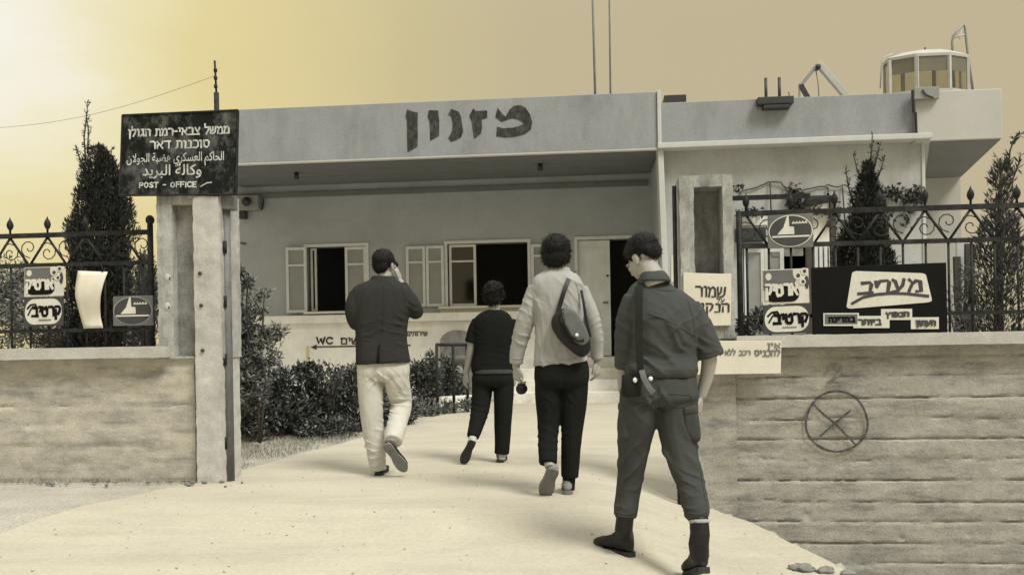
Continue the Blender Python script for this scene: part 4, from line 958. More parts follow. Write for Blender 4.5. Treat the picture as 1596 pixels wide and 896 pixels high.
# pair of stacked ice-cream panels (left fence and right fence)
def ice_sign(label1, label2, px, split):
    (ax, ay), (bx_, by), (cx_, cy), (dx, dy) = px
    ml = ((ax * (1 - split) + dx * split), (ay * (1 - split) + dy * split)); mr = ((bx_ * (1 - split) + cx_ * split), (by * (1 - split) + cy * split))
    t, pan = sign('enamel_sign', label1, 'sign', WF, -.035, [(ax, ay), (bx_, by), mr, ml], .012, M['ad_cream'], 'ice-cream signs on the fences')
    obj('colour_field', patch(pan, [(.02, .40), (.02, .98), (.66, .98), (.66, .80), (.74, .62), (.72, .45), (.4, .58)], .0015), M['ad_grey'], t)
    obj('emblem', patch(pan, ellipse(.13, .80, .065, .105), .003, .0012), M['ad_cream'], t)
    lz = rrect(.06, .06, .78, .52, .17, .2); obj('lozenge', patch(pan, lz, .003, .0012), M['ad_black'], t)
    write(None, pan, 'ארטיק', .06, .74, .26, .56, .020, off=.006, each=(M['ad_cream'], t))
    for cu, cv, r1 in ((.76, .80, .085), (.90, .92, .075), (.86, .62, .07), (.74, .58, .05)):
        obj('bubble', patch(pan, ellipse(cu, cv, r1, r1 * 1.3), .0035, .0012), M['ad_cream'], t); obj('bubble_spot', patch(pan, ellipse(cu + .01, cv, r1 * .5, r1 * .7), .0012, .005), M['ad_dark'], t)
    obj('lolly', patch(pan, ellipse(.95, .60, .045, .19), .003, .001), M['ad_dark'], t)
    t, pan = sign('enamel_sign', label2, 'sign', WF, -.035, [(ml[0], ml[1] + 1), (mr[0], mr[1] + 1), (cx_, cy), (dx, dy)], .012, M['ad_dark'], 'ice-cream signs on the fences')
    obj('lozenge', patch(pan, rrect(.03, .06, .97, .94, .24, .42, 8), .002), M['ad_cream'], t)
    write(None, pan, 'קרטיב', .22, .94, .36, .66, .021, off=.005, each=(M['ad_black'], t)); mb = MB()
    polyline(mb, pan, [(.10, .62), (.18, .74), (.30, .76), (.34, .66)], .014, .005); polyline(mb, pan, [(.12, .40), (.2, .62), (.30, .6)], .012, .005)
    obj('flourish', mb, M['ad_black'], t)
    mb = MB()
    for k in range(7): polyline(mb, pan, [(.40 + .045 * k, .19), (.425 + .045 * k, .22)], .008, .005)
    obj('small_print', mb, M['ad_grey'], t)
ice_sign('upper ice-cream sign with dark lozenge and bubbles on the left fence', 'lower ice-cream sign with a cream oval on the left fence', [(38, 417), (99, 415), (98, 507), (37, 509)], .50)
ice_sign('upper ice-cream sign with dark lozenge and bubbles beside the big black board', 'lower ice-cream sign with a cream oval beside the big black board', [(1188, 421), (1260, 418), (1264, 518), (1190, 521)], .54)
# ship emblem signs
def ship_sign(label, px, cut, big):
    t, pan = sign('emblem_sign', label, 'sign', WF, -.032 if not big else -.03, px, .012, M['ad_grey'], 'ship emblem signs on the fences')
    obj('ring', patch(pan, ellipse(.5, .5, .49, .48, 36), .0015), M['ad_cream'] if big else M['shutter'], t)
    obj('field', patch(pan, ellipse(.5, .5, .465, .452, 36), .0015, .003), M['ad_dark'], t)
    w = M['ad_cream']
    obj('waterline', patch(pan, [(.09, .31), (.91, .31), (.91, .36), (.09, .36)], .0012, .005), w, t)
    obj('sail', patch(pan, [(.20, .40), (.58, .40), (.57, .62), (.47, .63), (.455, .95), (.42, .95), (.34, .62)], .0012, .0051), w, t)
    mb = MB()
    for k in range(5): polyline(mb, pan, [(.54 + .068 * k, .72), (.565 + .068 * k, .765), (.58 + .068 * k, .72)], .009, .0065)
    obj('lettering', mb, w, t)
ship_sign('round ship emblem sign on the left fence next to the gate post', [(176, 462), (238, 460), (239, 507), (176, 508)], 0, False)
ship_sign('round ship emblem sign high on the right fence top rails', [(1197, 336), (1267, 332), (1268, 385), (1197, 387)], 0, True)
# white bent banner on the left fence
A = [(121, 422), (168, 423), (156, 466), (160, 511), (131, 512), (122, 470), (117, 462)]
ban_mb = MB(); n = 14
Lp = [(122, 422), (118, 445), (117, 462), (121, 476), (126, 494), (131, 512)]; Rp = [(168, 424), (162, 440), (157, 460), (156, 478), (157, 495), (161, 511)]
def lerp_poly(pl, t):
    k = t * (len(pl) - 1); i = min(int(k), len(pl) - 2); f = k - i
    return (pl[i][0] * (1 - f) + pl[i + 1][0] * f, pl[i][1] * (1 - f) + pl[i + 1][1] * f)
pts = []
for j in range(n + 1):
    l, r_ = lerp_poly(Lp, j / n), lerp_poly(Rp, j / n)
    for i in range(7):
        px, py = l[0] + (r_[0] - l[0]) * i / 6, l[1] + (r_[1] - l[1]) * i / 6
        ly = -.05 - .022 * math.sin(j / n * 5.2) - .012 * math.sin(i * 1.1 + j * .4)
        x, z = WF.hit(px, py, ly); pts.append(WF.w(x, ly, z))
ban_mb.add(pts, [(j * 7 + i, j * 7 + i + 1, (j + 1) * 7 + i + 1, (j + 1) * 7 + i) for j in range(n) for i in range(6)])
t = thing('cloth_banner', 'bent blank white cloth banner tied to the left fence before the cypress', 'banner', WF.w(WF.X(142, 512, 0), -.05, 1.1))
o = obj('cloth', ban_mb, M['paper'], t, True); s_ = o.modifiers.new('solid', 'SOLIDIFY'); s_.thickness = .004
for px in (128, 160): obj('tie', MB().tube([WF.w(WF.X(px, 424, -.05), -.05, WF.Z(px, 424, -.05)), WF.w(WF.X(px, 405, 0), -.02, 1.72)], .005, 6), M['iron'], t, True)
# big black newspaper board
t, pan = sign('newspaper_board', 'big black newspaper advertising board with a cream name plate on the right fence', 'sign', WF, -.05, [(1265, 417), (1475, 409), (1477, 518), (1267, 521)], .022, M['ad_black'])
V = lambda zx, zy: ((zx - 440 + (612 - zy) * .012) / 1090.0, 1 - (zy - (90 - (zx - 440) * .038)) / 530.0)
def rounded(poly, r=.22):
    out = []
    m = len(poly)
    for i, p in enumerate(poly):
        a, b = Vector(poly[i - 1]), Vector(poly[(i + 1) % m]); q = Vector(p)
        s0, s1 = q + (a - q) * r * .5, q + (b - q) * r * .5
        for k in range(5):
            u_ = k / 4; out.append(tuple(s0 * (1 - u_) ** 2 + q * 2 * u_ * (1 - u_) + s1 * u_ ** 2))
    return out
nm = [V(712, 415), V(1408, 350), V(1355, 132), V(765, 116)]
obj('name_plate', patch(pan, rounded(nm, .16), .004), M['ad_cream'], t)
mb = MB()
# five broad slanted letters
def V2(zx, zy): return V(zx, zy)
def bl(pts, w=.026):
    mb = MB(); polyline(mb, pan, [V2(a, b) for a, b in pts], w, .0062); obj('letter_stroke', mb, M['ad_dark'], t)
bl([(1220, 180), (1248, 205), (1240, 235)], .018); bl([(1222, 268), (1238, 225), (1275, 190), (1310, 195), (1318, 268), (1282, 270)], .022)
bl([(1090, 185), (1110, 195), (1135, 265)], .022); bl([(1180, 180), (1170, 225), (1130, 268), (1078, 280)], .022)
bl([(990, 195), (1050, 190), (1062, 205), (1050, 275)], .022)
bl([(950, 200), (972, 200), (962, 240)], .022)
bl([(842, 212), (908, 206), (918, 222), (905, 285)], .022); bl([(812, 295), (925, 285)], .022)
bl([(762, 370), (850, 322), (960, 298), (1080, 288), (1200, 290), (1370, 306)], .024)
blocks = [('העתון', 1235, 1458, 470, 560, 'ad_cream'), ('הנפוץ', 995, 1245, 410, 495, 'ad_cream'), ('ביותר', 770, 1062, 468, 562, 'ad_cream'), ('במדינה', 530, 808, 455, 545, 'ad_grey')]
for k, (wd, a, b, c, d, mm) in enumerate(blocks):
    obj('caption_plate', patch(pan, [V(a, d), V(b, d - 6), V(b, c - 6), V(a, c)], .003 + .0007 * k, .0005), M[mm], t)
    if mm == 'ad_grey':
        fr_ = MB()
        for q0, q1 in (((a, d), (b, d - 6)), ((b, d - 6), (b, c - 6)), ((b, c - 6), (a, c)), ((a, c), (a, d))): stroke(fr_, [pan.at(*V(*q0), .0066 + .00004 * len(fr_.v)), pan.at(*V(*q1), .0066 + .00004 * len(fr_.v))], pan.n, .010)
        obj('caption_edge', fr_, M['ad_cream'], t)
    mb = MB(); (u0, v0), (u1, v1) = V(a + 40, d - 26), V(b - 30, c + 22)
    if wd == 'ביותר': u1 = V(985, 0)[0]
    write(None, pan, wd, u0, u1, v0, v1, .013, off=.0075, each=(M['ad_dark'] if mm == 'ad_cream' else M['ad_black'], t))
# small white paper on the pilaster, dark low box beside the post foot
t, pan = sign('paper_notice', 'small blank paper pinned low on the pilaster between the soldier and the right post', 'paper', BF, .21, [(1046, 398), (1056, 398), (1056, 440), (1046, 440)], .006, M['paper'])

# ================================================================== PLANTS
random.seed(11)
def cypress(label, prof, d, n, m, name='cypress_tree', wisps=(), leafL=.055, depth=1.0):
    """prof: (py, left px, right px) rows of the outline, measured at distance d"""
    rows = []
    for py, a, b in prof:
        A, B_ = P(a, py, d), P(b, py, d); rows.append((A.z, (A.x + B_.x) / 2, (B_.x - A.x) / 2))
    rows.sort(); zs = np.array([r[0] for r in rows]); cxs = np.array([r[1] for r in rows]); rs = np.array([r[2] for r in rows])
    base = Vector((cxs[0], d + .1, 0))
    t = thing(name, label, 'tree', base)
    w = rs ** 1.2 + .02
    cum = np.concatenate([[0], np.cumsum((w[1:] + w[:-1]) / 2 * np.diff(zs))]); u = rng.random(n) * cum[-1]
    z = np.interp(u, cum, zs); r = np.interp(z, zs, rs); cx = np.interp(z, zs, cxs)
    ang = rng.random(n) * 2 * np.pi; rad = r * np.sqrt(rng.random(n)) ** .8
    clump = np.array([noise.noise(Vector((math.cos(a) * 1.6 + 5, math.sin(a) * 1.6, zz * 2.6))) + .6 * noise.noise(Vector((math.cos(a) * 4, math.sin(a) * 4 + 3, zz * 7))) for a, zz in zip(ang, z)])
    keep = rng.random(n) < np.clip(.58 + 1.5 * clump, .04, 1); rad = rad * (.92 + .48 * clump)
    pos = np.stack([cx + rad * np.cos(ang), base.y + rad * np.sin(ang) * depth, z], 1)[keep]
    dr = np.stack([np.cos(ang) * .45, np.sin(ang) * .45, np.ones(n)], 1)[keep] + rng.normal(size=(keep.sum(), 3)) * .35
    for ws in wisps:
        pts = [P(a, b, d + .1) for a, b in ws]; q = []
        for i in range(len(pts) - 1):
            for _ in range(int(26 * (pts[i + 1] - pts[i]).length / .2) + 1): q.append(pts[i].lerp(pts[i + 1], random.random())[:])
        pos = np.concatenate([pos, np.array(q)]); dr = np.concatenate([dr, rng.normal(size=(len(q), 3)) * .6 + np.array([0, 0, .7])])
    k = len(pos); link('crown', leaf_mesh('crown', pos, dr, rng.uniform(.6, 1.5, k) * leafL, rng.uniform(.14, .3, k) * leafL, .2), m, t)
    top = Vector((cxs[-1], base.y, zs[-1]))
    tr = MB().tube([base + Vector((0, 0, -.05)), base.lerp(Vector((cxs[len(cxs) // 2], base.y, zs[len(zs) // 2])), 1), top], [.055, .03, .006], 8)
    for k in range(16):
        zz = random.uniform(zs[0], zs[-2]); r0 = float(np.interp(zz, zs, rs)); c0_ = float(np.interp(zz, zs, cxs)); a = random.uniform(0, 6.28)
        tr.tube([(c0_, base.y, zz - r0 * .5), (c0_ + r0 * .6 * math.cos(a), base.y + r0 * .6 * math.sin(a), zz + r0 * .2)], [.012, .004], 5)
    obj('trunk', tr, M['bark'], t, True)
    if wisps:
        wm = MB()
        for ws in wisps:
            pts = [P(a, b, d + .1) for a, b in ws]; wm.tube(pts, [.007] * (len(pts) - 1) + [.003], 5)
        obj('twig', wm, M['bark'], t, True)
    return t
cypress('tall dark cypress with a thin wispy tip behind the left fence', [(600, 100, 186), (540, 98, 188), (470, 97, 189), (410, 98, 190), (360, 100, 191), (325, 103, 188), (295, 108, 184), (270, 112, 178), (250, 117, 172), (236, 128, 162), (226, 133, 150)], 8.0, 85000, M['cypress'], wisps=[((133, 245), (131, 215), (134, 190), (137, 160)), ((136, 240), (138, 205), (134, 175)), ((127, 255), (120, 235), (118, 225)), ((166, 262), (172, 245), (174, 232)), ((178, 300), (186, 280), (187, 262))], leafL=.042)
cypress('dark bushy cypress behind the right fence above the black newspaper board', [(560, 1308, 1392), (450, 1308, 1392), (410, 1309, 1391), (375, 1312, 1389), (340, 1322, 1386), (315, 1332, 1382), (292, 1342, 1375), (270, 1349, 1368), (252, 1355, 1363)], 7.5, 56000, M['cypress'], wisps=[((1357, 260), (1358, 235), (1360, 212)), ((1345, 290), (1336, 265), (1330, 240)), ((1365, 285), (1374, 262), (1378, 245)), ((1330, 320), (1322, 290), (1318, 262)), ((1362, 265), (1368, 240), (1372, 225))], leafL=.042)
cypress('thin grey cypress with an open wispy top at the far right end of the fence', [(580, 1524, 1606), (510, 1524, 1604), (450, 1527, 1602), (400, 1532, 1598), (360, 1538, 1596), (330, 1543, 1592), (300, 1548, 1588), (275, 1555, 1584), (250, 1562, 1582)], 7.3, 8500, M['cypress_grey'], wisps=[((1572, 262), (1574, 235), (1582, 215), (1596, 205)), ((1562, 285), (1556, 262), (1554, 245)), ((1580, 275), (1588, 255), (1590, 240))], leafL=.06)
cypress('small sparse young cypress between the tall left cypress and the gate post', [(560, 196, 238), (500, 196, 238), (450, 200, 236), (420, 205, 232), (398, 210, 226)], 7.6, 3600, M['cypress_grey'], leafL=.05)

def shrub(label, blobs, n, m, stems=(), leaf=(.05, .02), name='shrub', up_=.3, sz=1.0, group=None, sparse=0.5, mix=.3):
    """blobs: (px, py, rx px, ry px, d, depth m) volumes that carry leaves"""
    b0 = blobs[0]; q = P(b0[0], b0[1], b0[4]); t = thing(name, label, 'plant' if name != 'hedge' else 'hedge', Vector((q.x, q.y, 0)), group)
    vol = np.array([b[2] * b[3] * (b[4] / 1000) ** 2 for b in blobs]); cnt = np.maximum(3, (n * vol / vol.sum())).astype(int)
    pos, dr = [], []
    for (px, py, rx, ry, d, dp), c in zip(blobs, cnt):
        g = rng.normal(size=(c * 2, 3)); g /= np.linalg.norm(g, axis=1, keepdims=True); g *= (rng.random((c * 2, 1)) ** .45)
        ce = P(px, py, d); k = d / FPX
        p = np.array(ce) + g * np.array([rx * k, dp, ry * k])
        nz = np.array([noise.noise(Vector(a) * 4.5) + .5 * noise.noise(Vector(a) * 11) for a in p])
        kp = (rng.random(c * 2) < np.clip(sparse + 1.2 * nz, .03, 1)) & (p[:, 2] > .0)
        pos.append(p[kp]); dr.append(g[kp] * .6)
    pos = np.concatenate(pos); dr = np.concatenate(dr); k = len(pos)
    dr = dr + rng.normal(size=(k, 3)) * .55 + np.array([0, 0, up_])
    link('foliage', leaf_mesh('foliage', pos, dr, rng.uniform(.6, 1.3, k) * leaf[0] * sz, rng.uniform(.7, 1.2, k) * leaf[1] * sz, .22), m, t)
    if mix:
        j = rng.choice(k, int(k * mix), False); link('foliage', leaf_mesh('foliage', pos[j] * 1.0 + rng.normal(size=(len(j), 3)) * .03, dr[j] + rng.normal(size=(len(j), 3)) * .4, rng.uniform(.6, 1.5, len(j)) * leaf[0] * sz, rng.uniform(.7, 1.2, len(j)) * leaf[1] * sz, .22), M['leaf_pale'], t)
    sm = MB(); 
    for s_ in stems:
        pts = [P(a, b, d) for a, b, d in s_]; obj('stem', MB().tube(pts, [.016 * (1 - .7 * i / max(1, len(pts) - 1)) for i in range(len(pts))], 6), M['bark'], t, True)
    for bl_ in blobs:
        for q in range(3):
            c = P(bl_[0], bl_[1], bl_[4]); kx = bl_[4] / FPX
            sm.tube([(c.x + random.uniform(-.3, .3) * bl_[2] * kx, c.y + random.uniform(-.2, .2), max(-.03, c.z - bl_[3] * kx * 1.1)), (c.x + random.uniform(-.7, .7) * bl_[2] * kx, c.y + random.uniform(-.3, .3) * bl_[5], c.z + random.uniform(.1, .8) * bl_[3] * kx)], [.010, .003], 5)
    br = obj('branchlets', sm, M['bark'], t, True); br['kind'] = 'stuff'
    return t
shrub('tall loose leafy shrub just inside the left gate post', [(385, 600, 34, 40, 8.6, .3), (400, 545, 40, 34, 8.7, .3), (378, 500, 30, 28, 8.7, .25), (368, 465, 14, 24, 8.6, .2), (385, 440, 8, 9, 8.6, .1), (412, 458, 10, 6, 8.6, .1), (372, 425, 7, 10, 8.6, .1), (425, 520, 22, 10, 8.7, .2), (408, 480, 8, 6, 8.6, .1), (375, 560, 24, 60, 8.7, .25), (395, 470, 12, 12, 8.6, .1), (362, 445, 8, 30, 8.6, .1)], 5600, M['leaf_mid'], [((405, 690, 8.6), (402, 630, 8.6), (395, 560, 8.6), (375, 470, 8.6), (372, 425, 8.6)), ((405, 690, 8.6), (412, 620, 8.6), (425, 540, 8.7), (436, 520, 8.7)), ((403, 640, 8.6), (385, 590, 8.6), (366, 480, 8.6)), ((400, 600, 8.6), (410, 500, 8.6), (412, 455, 8.6)), ((398, 570, 8.6), (384, 480, 8.6), (386, 436, 8.6))], (.062, .025), sparse=.42)
shrub('dense dark hedge mass behind the man in the jacket', [(400, 645, 50, 42, 9.6, .45), (460, 635, 55, 48, 9.9, .5), (520, 630, 55, 52, 10.2, .5), (570, 640, 45, 45, 10.6, .5), (500, 672, 60, 26, 9.7, .35), (610, 640, 40, 40, 10.9, .4), (480, 582, 26, 16, 9.8, .2), (548, 585, 22, 16, 10.2, .2), (440, 590, 20, 16, 9.6, .2)], 17000, M['leaf_dark'], (), (.058, .026), 'hedge', sparse=.6)
shrub('pale twiggy sprig rising from the hedge below the painted arrow', [(515, 572, 10, 9, 9.6, .12), (532, 580, 8, 8, 9.6, .1), (500, 585, 8, 7, 9.6, .1), (520, 602, 12, 10, 9.6, .1)], 130, M['leaf_dark'], [((520, 640, 9.6), (519, 600, 9.6), (512, 566, 9.6)), ((520, 620, 9.6), (530, 585, 9.6), (536, 573, 9.6))], (.06, .022))
shrub('dark shrub behind the pipe railing to the right of the man in the jacket', [(662, 600, 26, 40, 12.9, .35), (690, 590, 26, 34, 13.6, .3), (712, 605, 18, 24, 13.9, .2), (650, 580, 14, 20, 12.8, .2), (672, 560, 8, 10, 13, .15)], 3600, M['leaf_dark'], (), (.07, .03), sparse=.5)
shrub('low leafy border plants in front of the whitewashed kerb', [(660, 641, 26, 12, 12.2, .2), (695, 636, 18, 10, 12.5, .2), (725, 630, 14, 8, 12.7, .2), (640, 648, 16, 12, 12.0, .2)], 1300, M['leaf_mid'], (), (.06, .025), sparse=.5)
shrub('greyish hedge behind the left end of the left fence', [(10, 470, 60, 70, 9.2, .4), (60, 500, 50, 60, 8.9, .4), (-60, 470, 60, 70, 9.3, .4), (40, 440, 26, 30, 9.2, .3), (90, 520, 40, 45, 8.8, .3)], 9000, M['leaf_pale'], (), (.055, .018), 'hedge', sparse=.55)
shrub('loose grey shrub behind the left fence beside the gate post', [(215, 480, 26, 60, 8.6, .25), (222, 440, 16, 40, 8.5, .2), (205, 520, 34, 30, 8.6, .3), (228, 405, 8, 16, 8.5, .1)], 2100, M['leaf_pale'], (), (.05, .016), sparse=.5)
shrub('small dark plants behind the fence left of the ice-cream signs', [(1168, 508, 18, 14, 7.0, .12), (1184, 500, 12, 16, 7.1, .12), (1158, 516, 10, 10, 7.0, .1)], 420, M['leaf_dark'], (), (.05, .025), sparse=.6)
shrub('pale dry shrub behind the fence right of the black newspaper board', [(1500, 480, 22, 36, 7.4, .2), (1512, 440, 14, 30, 7.4, .15), (1488, 500, 12, 20, 7.3, .15), (1520, 500, 22, 26, 7.3, .15)], 700, M['leaf_pale'], [((1500, 530, 7.4), (1505, 450, 7.4), (1512, 400, 7.4)), ((1500, 530, 7.4), (1492, 470, 7.4), (1496, 430, 7.4))], (.05, .014), sparse=.4)
# climbing vine on the right wall
vp = [(1150, 302), (1178, 292), (1205, 281), (1222, 290), (1250, 297), (1285, 291), (1310, 290), (1335, 292), (1355, 300)]
VL = .19
V3 = [BF.w(BF.X(a, b, VL), VL, BF.Z(a, b, VL)) for a, b in vp]
t = thing('climbing_vine', 'dark vine arching across the right wall above the fence', 'plant', BF.w(BF.X(1250, 297, .2), .2, 0))
VJ = []
for i in range(len(V3) - 1):
    for k in range(4): VJ.append(V3[i].lerp(V3[i + 1], k / 4) + Vector((random.gauss(0, .012), random.gauss(0, .006), random.gauss(0, .018))))
vm = MB().tube(VJ + [V3[-1]], .010, 6)
for a, b, c, d_ in ((1200, 283, 1202, 335), (1240, 296, 1238, 345), (1290, 291, 1296, 350), (1313, 291, 1318, 360), (1222, 290, 1246, 330)):
    obj('stem', MB().tube([BF.w(BF.X(a, b, VL), VL, BF.Z(a, b, VL)), BF.w(BF.X(c, d_, VL - .05), VL - .05, BF.Z(c, d_, VL - .05))], .011, 5), M['bark'], t, True)
obj('stem', vm, M['bark'], t, True)
lp = []
for (px, py, rx, ry, c) in ((1168, 332, 22, 8, 90), (1240, 320, 14, 14, 150), (1238, 300, 10, 8, 60), (1395, 300, 22, 8, 130), (1420, 310, 22, 7, 140), (1300, 330, 10, 22, 70), (1150, 292, 10, 4, 20), (1415, 335, 8, 14, 50), (1270, 325, 16, 10, 60), (1430, 300, 8, 10, 40), (1375, 350, 14, 24, 90)):
    for q in range(c):
        x, y = random.gauss(px, rx * .55), random.gauss(py, ry * .55); ly = VL - abs(random.gauss(0.02, .05)); a, z = BF.hit(x, y, ly); lp.append(BF.w(a, ly, z)[:])
k = len(lp); link('foliage', leaf_mesh('foliage', np.array(lp), rng.normal(size=(k, 3)) + np.array([0, -.6, -.2]), rng.uniform(.05, .10, k), rng.uniform(.03, .06, k), .2), M['leaf_dark'], t)
# arbour beam and posts against the right wall
t = thing('arbour_frame', 'dark timber arbour frame standing against the right wall behind the fence', 'frame', BF.w(BF.X(1250, 330, -.3), -.3, 0))
for a, b, c, d_ in ((1255, 318, 1300, 310),):
    obj('beam', beam(Q(a, b, -.3), Q(c, d_, -.3), .05, .04), M['iron'], t)
obj('post', beam(Q(1259, 322, -.3), Q(1262, 520, -.3), .04, .04), M['bark'], t); obj('post', beam(Q(1297, 314, -.3), Q(1301, 520, -.3), .04, .04), M['bark'], t)
# two dark stakes and a pale board leaning behind the fence on the right
for i, (a, b, c, d_, w_, m_, lab) in enumerate([(1491, 400, 1496, 520, .030, 'bark', 'shorter dark wooden stake behind the fence right of the newspaper board'), (1511, 380, 1508, 520, .042, 'bark', 'taller dark wooden stake behind the fence near the far right cypress'), (1502, 372, 1500, 520, .07, 'trim', 'pale upright board between the two dark stakes behind the fence')]):
    A, B_ = P(c, d_, 7.9 + .12 * (i == 2)), P(a, b, 8.0 + .12 * (i == 2)); A.z = max(A.z - .9, 0); tag(obj('wooden_stake' if i < 2 else 'upright_board', beam(A, B_, .02, w_), M[m_], None, bevel=.004), lab, 'stake' if i < 2 else 'board')
# dry grass verge inside the gate and along the left wall foot
gp, gdv = [], []
while len(gp) < 9000:
    x, y = random.uniform(-3.2, -1.0), random.uniform(6.95, 11)
    if x < drive_left(y) - .02 + .04 * noise.noise(Vector((x * 3, y * 3, 0))) and noise.noise(Vector((x * 2, y * 2, 5))) > -.25: gp.append((x, y, ground_z(x, y))); gdv.append((random.gauss(0, .5), random.gauss(0, .5), 1))
for i in range(500):
    x = random.uniform(-5.2, -2.6); y = WF.w(x, 0, 0).y - .15 - abs(random.gauss(0, .06)); gp.append((x, y, ground_z(x, y))); gdv.append((random.gauss(0, .6), random.gauss(0, .6), 1))
k = len(gp); o = link('dry_grass', leaf_mesh('dry_grass', np.array(gp), np.array(gdv), rng.uniform(.02, .07, k), rng.uniform(.003, .007, k), .1), M['grass']); o['kind'] = 'stuff'

# ================================================================== PEOPLE
def remesh(mb, voxel, smooth_it=3, name='tmp'):
    me = mb.mesh(name); o = bpy.data.objects.new(name, me); COL.objects.link(o)
    r = o.modifiers.new('r', 'REMESH'); r.mode = 'VOXEL'; r.voxel_size = voxel; r.use_smooth_shade = True
    if smooth_it: s = o.modifiers.new('s', 'SMOOTH'); s.factor = .5; s.iterations = smooth_it
    dg = bpy.context.evaluated_depsgraph_get(); out = bpy.data.meshes.new_from_object(o.evaluated_get(dg))
    bpy.data.objects.remove(o); bpy.data.meshes.remove(me); return out
def displace(me, amp, sc, stretch=(1, 1, .45), folds=(), ridged=True):
    n = len(me.vertices); co = np.empty(n * 3, np.float32); me.vertices.foreach_get('co', co); co = co.reshape(-1, 3).astype(float)
    no = np.empty(n * 3, np.float32); me.vertex_normals.foreach_get('vector', no) if hasattr(me, 'vertex_normals') else me.vertices.foreach_get('normal', no)
    no = no.reshape(-1, 3); h = np.zeros(n); st = Vector(stretch) * sc
    for i in range(n):
        v = Vector((co[i, 0] * st.x, co[i, 1] * st.y, co[i, 2] * st.z)); w_ = noise.noise(v * .6 + Vector((9, 2, 4)))
        v = v + Vector((w_, w_ * .7, w_ * .9)) * .8
        a = noise.noise(v)
        h[i] = (1 - 2.2 * abs(a)) * .7 + .5 * noise.noise(v * 2.3) if ridged else a + .5 * noise.noise(v * 2.2)
    h *= amp * .7
    for c, rad, am, lam, dv in folds:
        d2 = ((co - np.array(c)) ** 2).sum(1); ph = (co - np.array(c)) @ np.array(dv) / lam * 2 * np.pi
        wob = np.array([0.0] * n)
        s = np.flatnonzero(d2 < (2.4 * rad) ** 2); md = np.zeros(n)
        for i in s:
            q = Vector(co[i]); wob[i] = 3.0 * noise.noise(q * 6) + 1.2 * noise.noise(q * 15); md[i] = min(1.4, max(0, .62 + 1.5 * noise.noise(q * 8 + Vector((3, 3, 3)))))
        h += am * np.exp(-d2 / (1.35 * rad * rad)) * md * (1.35 * np.exp(-np.sin((ph + wob) * .5) ** 2 / .16) - .45)
    co += no * h[:, None]; me.vertices.foreach_set('co', co.reshape(-1).astype(np.float32)); me.update()
def catmull(pts, sub=4):
    out = []
    m = len(pts)
    for i in range(m - 1):
        p = [np.array(pts[max(i - 1, 0)], float), np.array(pts[i], float), np.array(pts[i + 1], float), np.array(pts[min(i + 2, m - 1)], float)]
        for k in range(sub):
            t = k / sub; out.append(.5 * (2 * p[1] + (p[2] - p[0]) * t + (2 * p[0] - 5 * p[1] + 4 * p[2] - p[3]) * t * t + (3 * p[1] - p[0] - 3 * p[2] + p[3]) * t ** 3))
    out.append(np.array(pts[-1], float)); return out
class Fig:
    def __init__(s, d): s.d = d; s.k = d / FPX
    def p(s, px, py, off=0.0): return P(px, py, s.d + off)
    def limb(s, mb, pts, n=16, sc=1.0):
        pts = catmull(pts); mb.tube([s.p(a[0], a[1], a[2]) for a in pts], [max(.004, a[3] * s.k * sc) for a in pts], n); return mb
    def torso(s, mb, rows, sc=1.0, e=2.5, n=28):
        rows = catmull(rows); rings = []
        for xl, xr, yl, yr, off, dep in rows:
            A, B_ = s.p(xl, yl, off), s.p(xr, yr, off); c = (A + B_) / 2; h = (B_ - A) / 2 * sc; r = []
            for q in range(n):
                t = 2 * math.pi * q / n; cc, ss = math.cos(t), math.sin(t)
                r.append(c + h * (math.copysign(abs(cc) ** (2 / e), cc)) + Vector((0, dep * sc * math.copysign(abs(ss) ** (2 / e), ss), 0)))
            rings.append(r)
        mb.loft(rings); return mb
def head(mb, c, yaw, pitch, roll=0, s=1.0):
    """cranium, face, nose, lips, brow, chin, ears; the face looks along +y before turning"""
    Rm = Matrix.Rotation(yaw, 3, 'Z') @ Matrix.Rotation(pitch, 3, 'X') @ Matrix.Rotation(roll, 3, 'Y')
    f = lambda x, y, z: Vector(c) + Rm @ Vector((x, y, z)) * s
    E = lambda x, y, z, a, b, d_: mb.ell(f(x, y, z), (a * s, b * s, d_ * s), Rm)
    E(0, -.012, .035, .074, .094, .082); E(0, .022, -.02, .064, .072, .085); E(0, .045, -.062, .044, .045, .042); E(0, .074, -.086, .020, .018, .018)
    E(0, .090, .022, .048, .014, .013); E(0, .098, -.012, .011, .020, .030); E(0, .108, -.024, .013, .012, .010)
    E(0, .090, -.052, .022, .012, .006); E(0, .089, -.062, .018, .011, .006); E(.038, .072, -.018, .022, .018, .018); E(-.038, .072, -.018, .022, .018, .018)
    for sg in (-1, 1):
        E(sg * .077, -.005, -.012, .009, .020, .033); E(sg * .078, -.002, -.036, .008, .012, .012)
    return Rm, f
def face_bits(person, f, Rm, s=1.0):
    for sg in (-1, 1):
        obj('eye', MB().ell(f(sg * .031, .086, .004), (.013 * s, .010 * s, .008 * s), Rm), M['grey_leather'], person, True); obj('eyebrow', MB().tube([f(sg * .014, .103, .022), f(sg * .034, .102, .027), f(sg * .052, .088, .020)], [.004, .005, .003], 6), M['hair'], person, True)
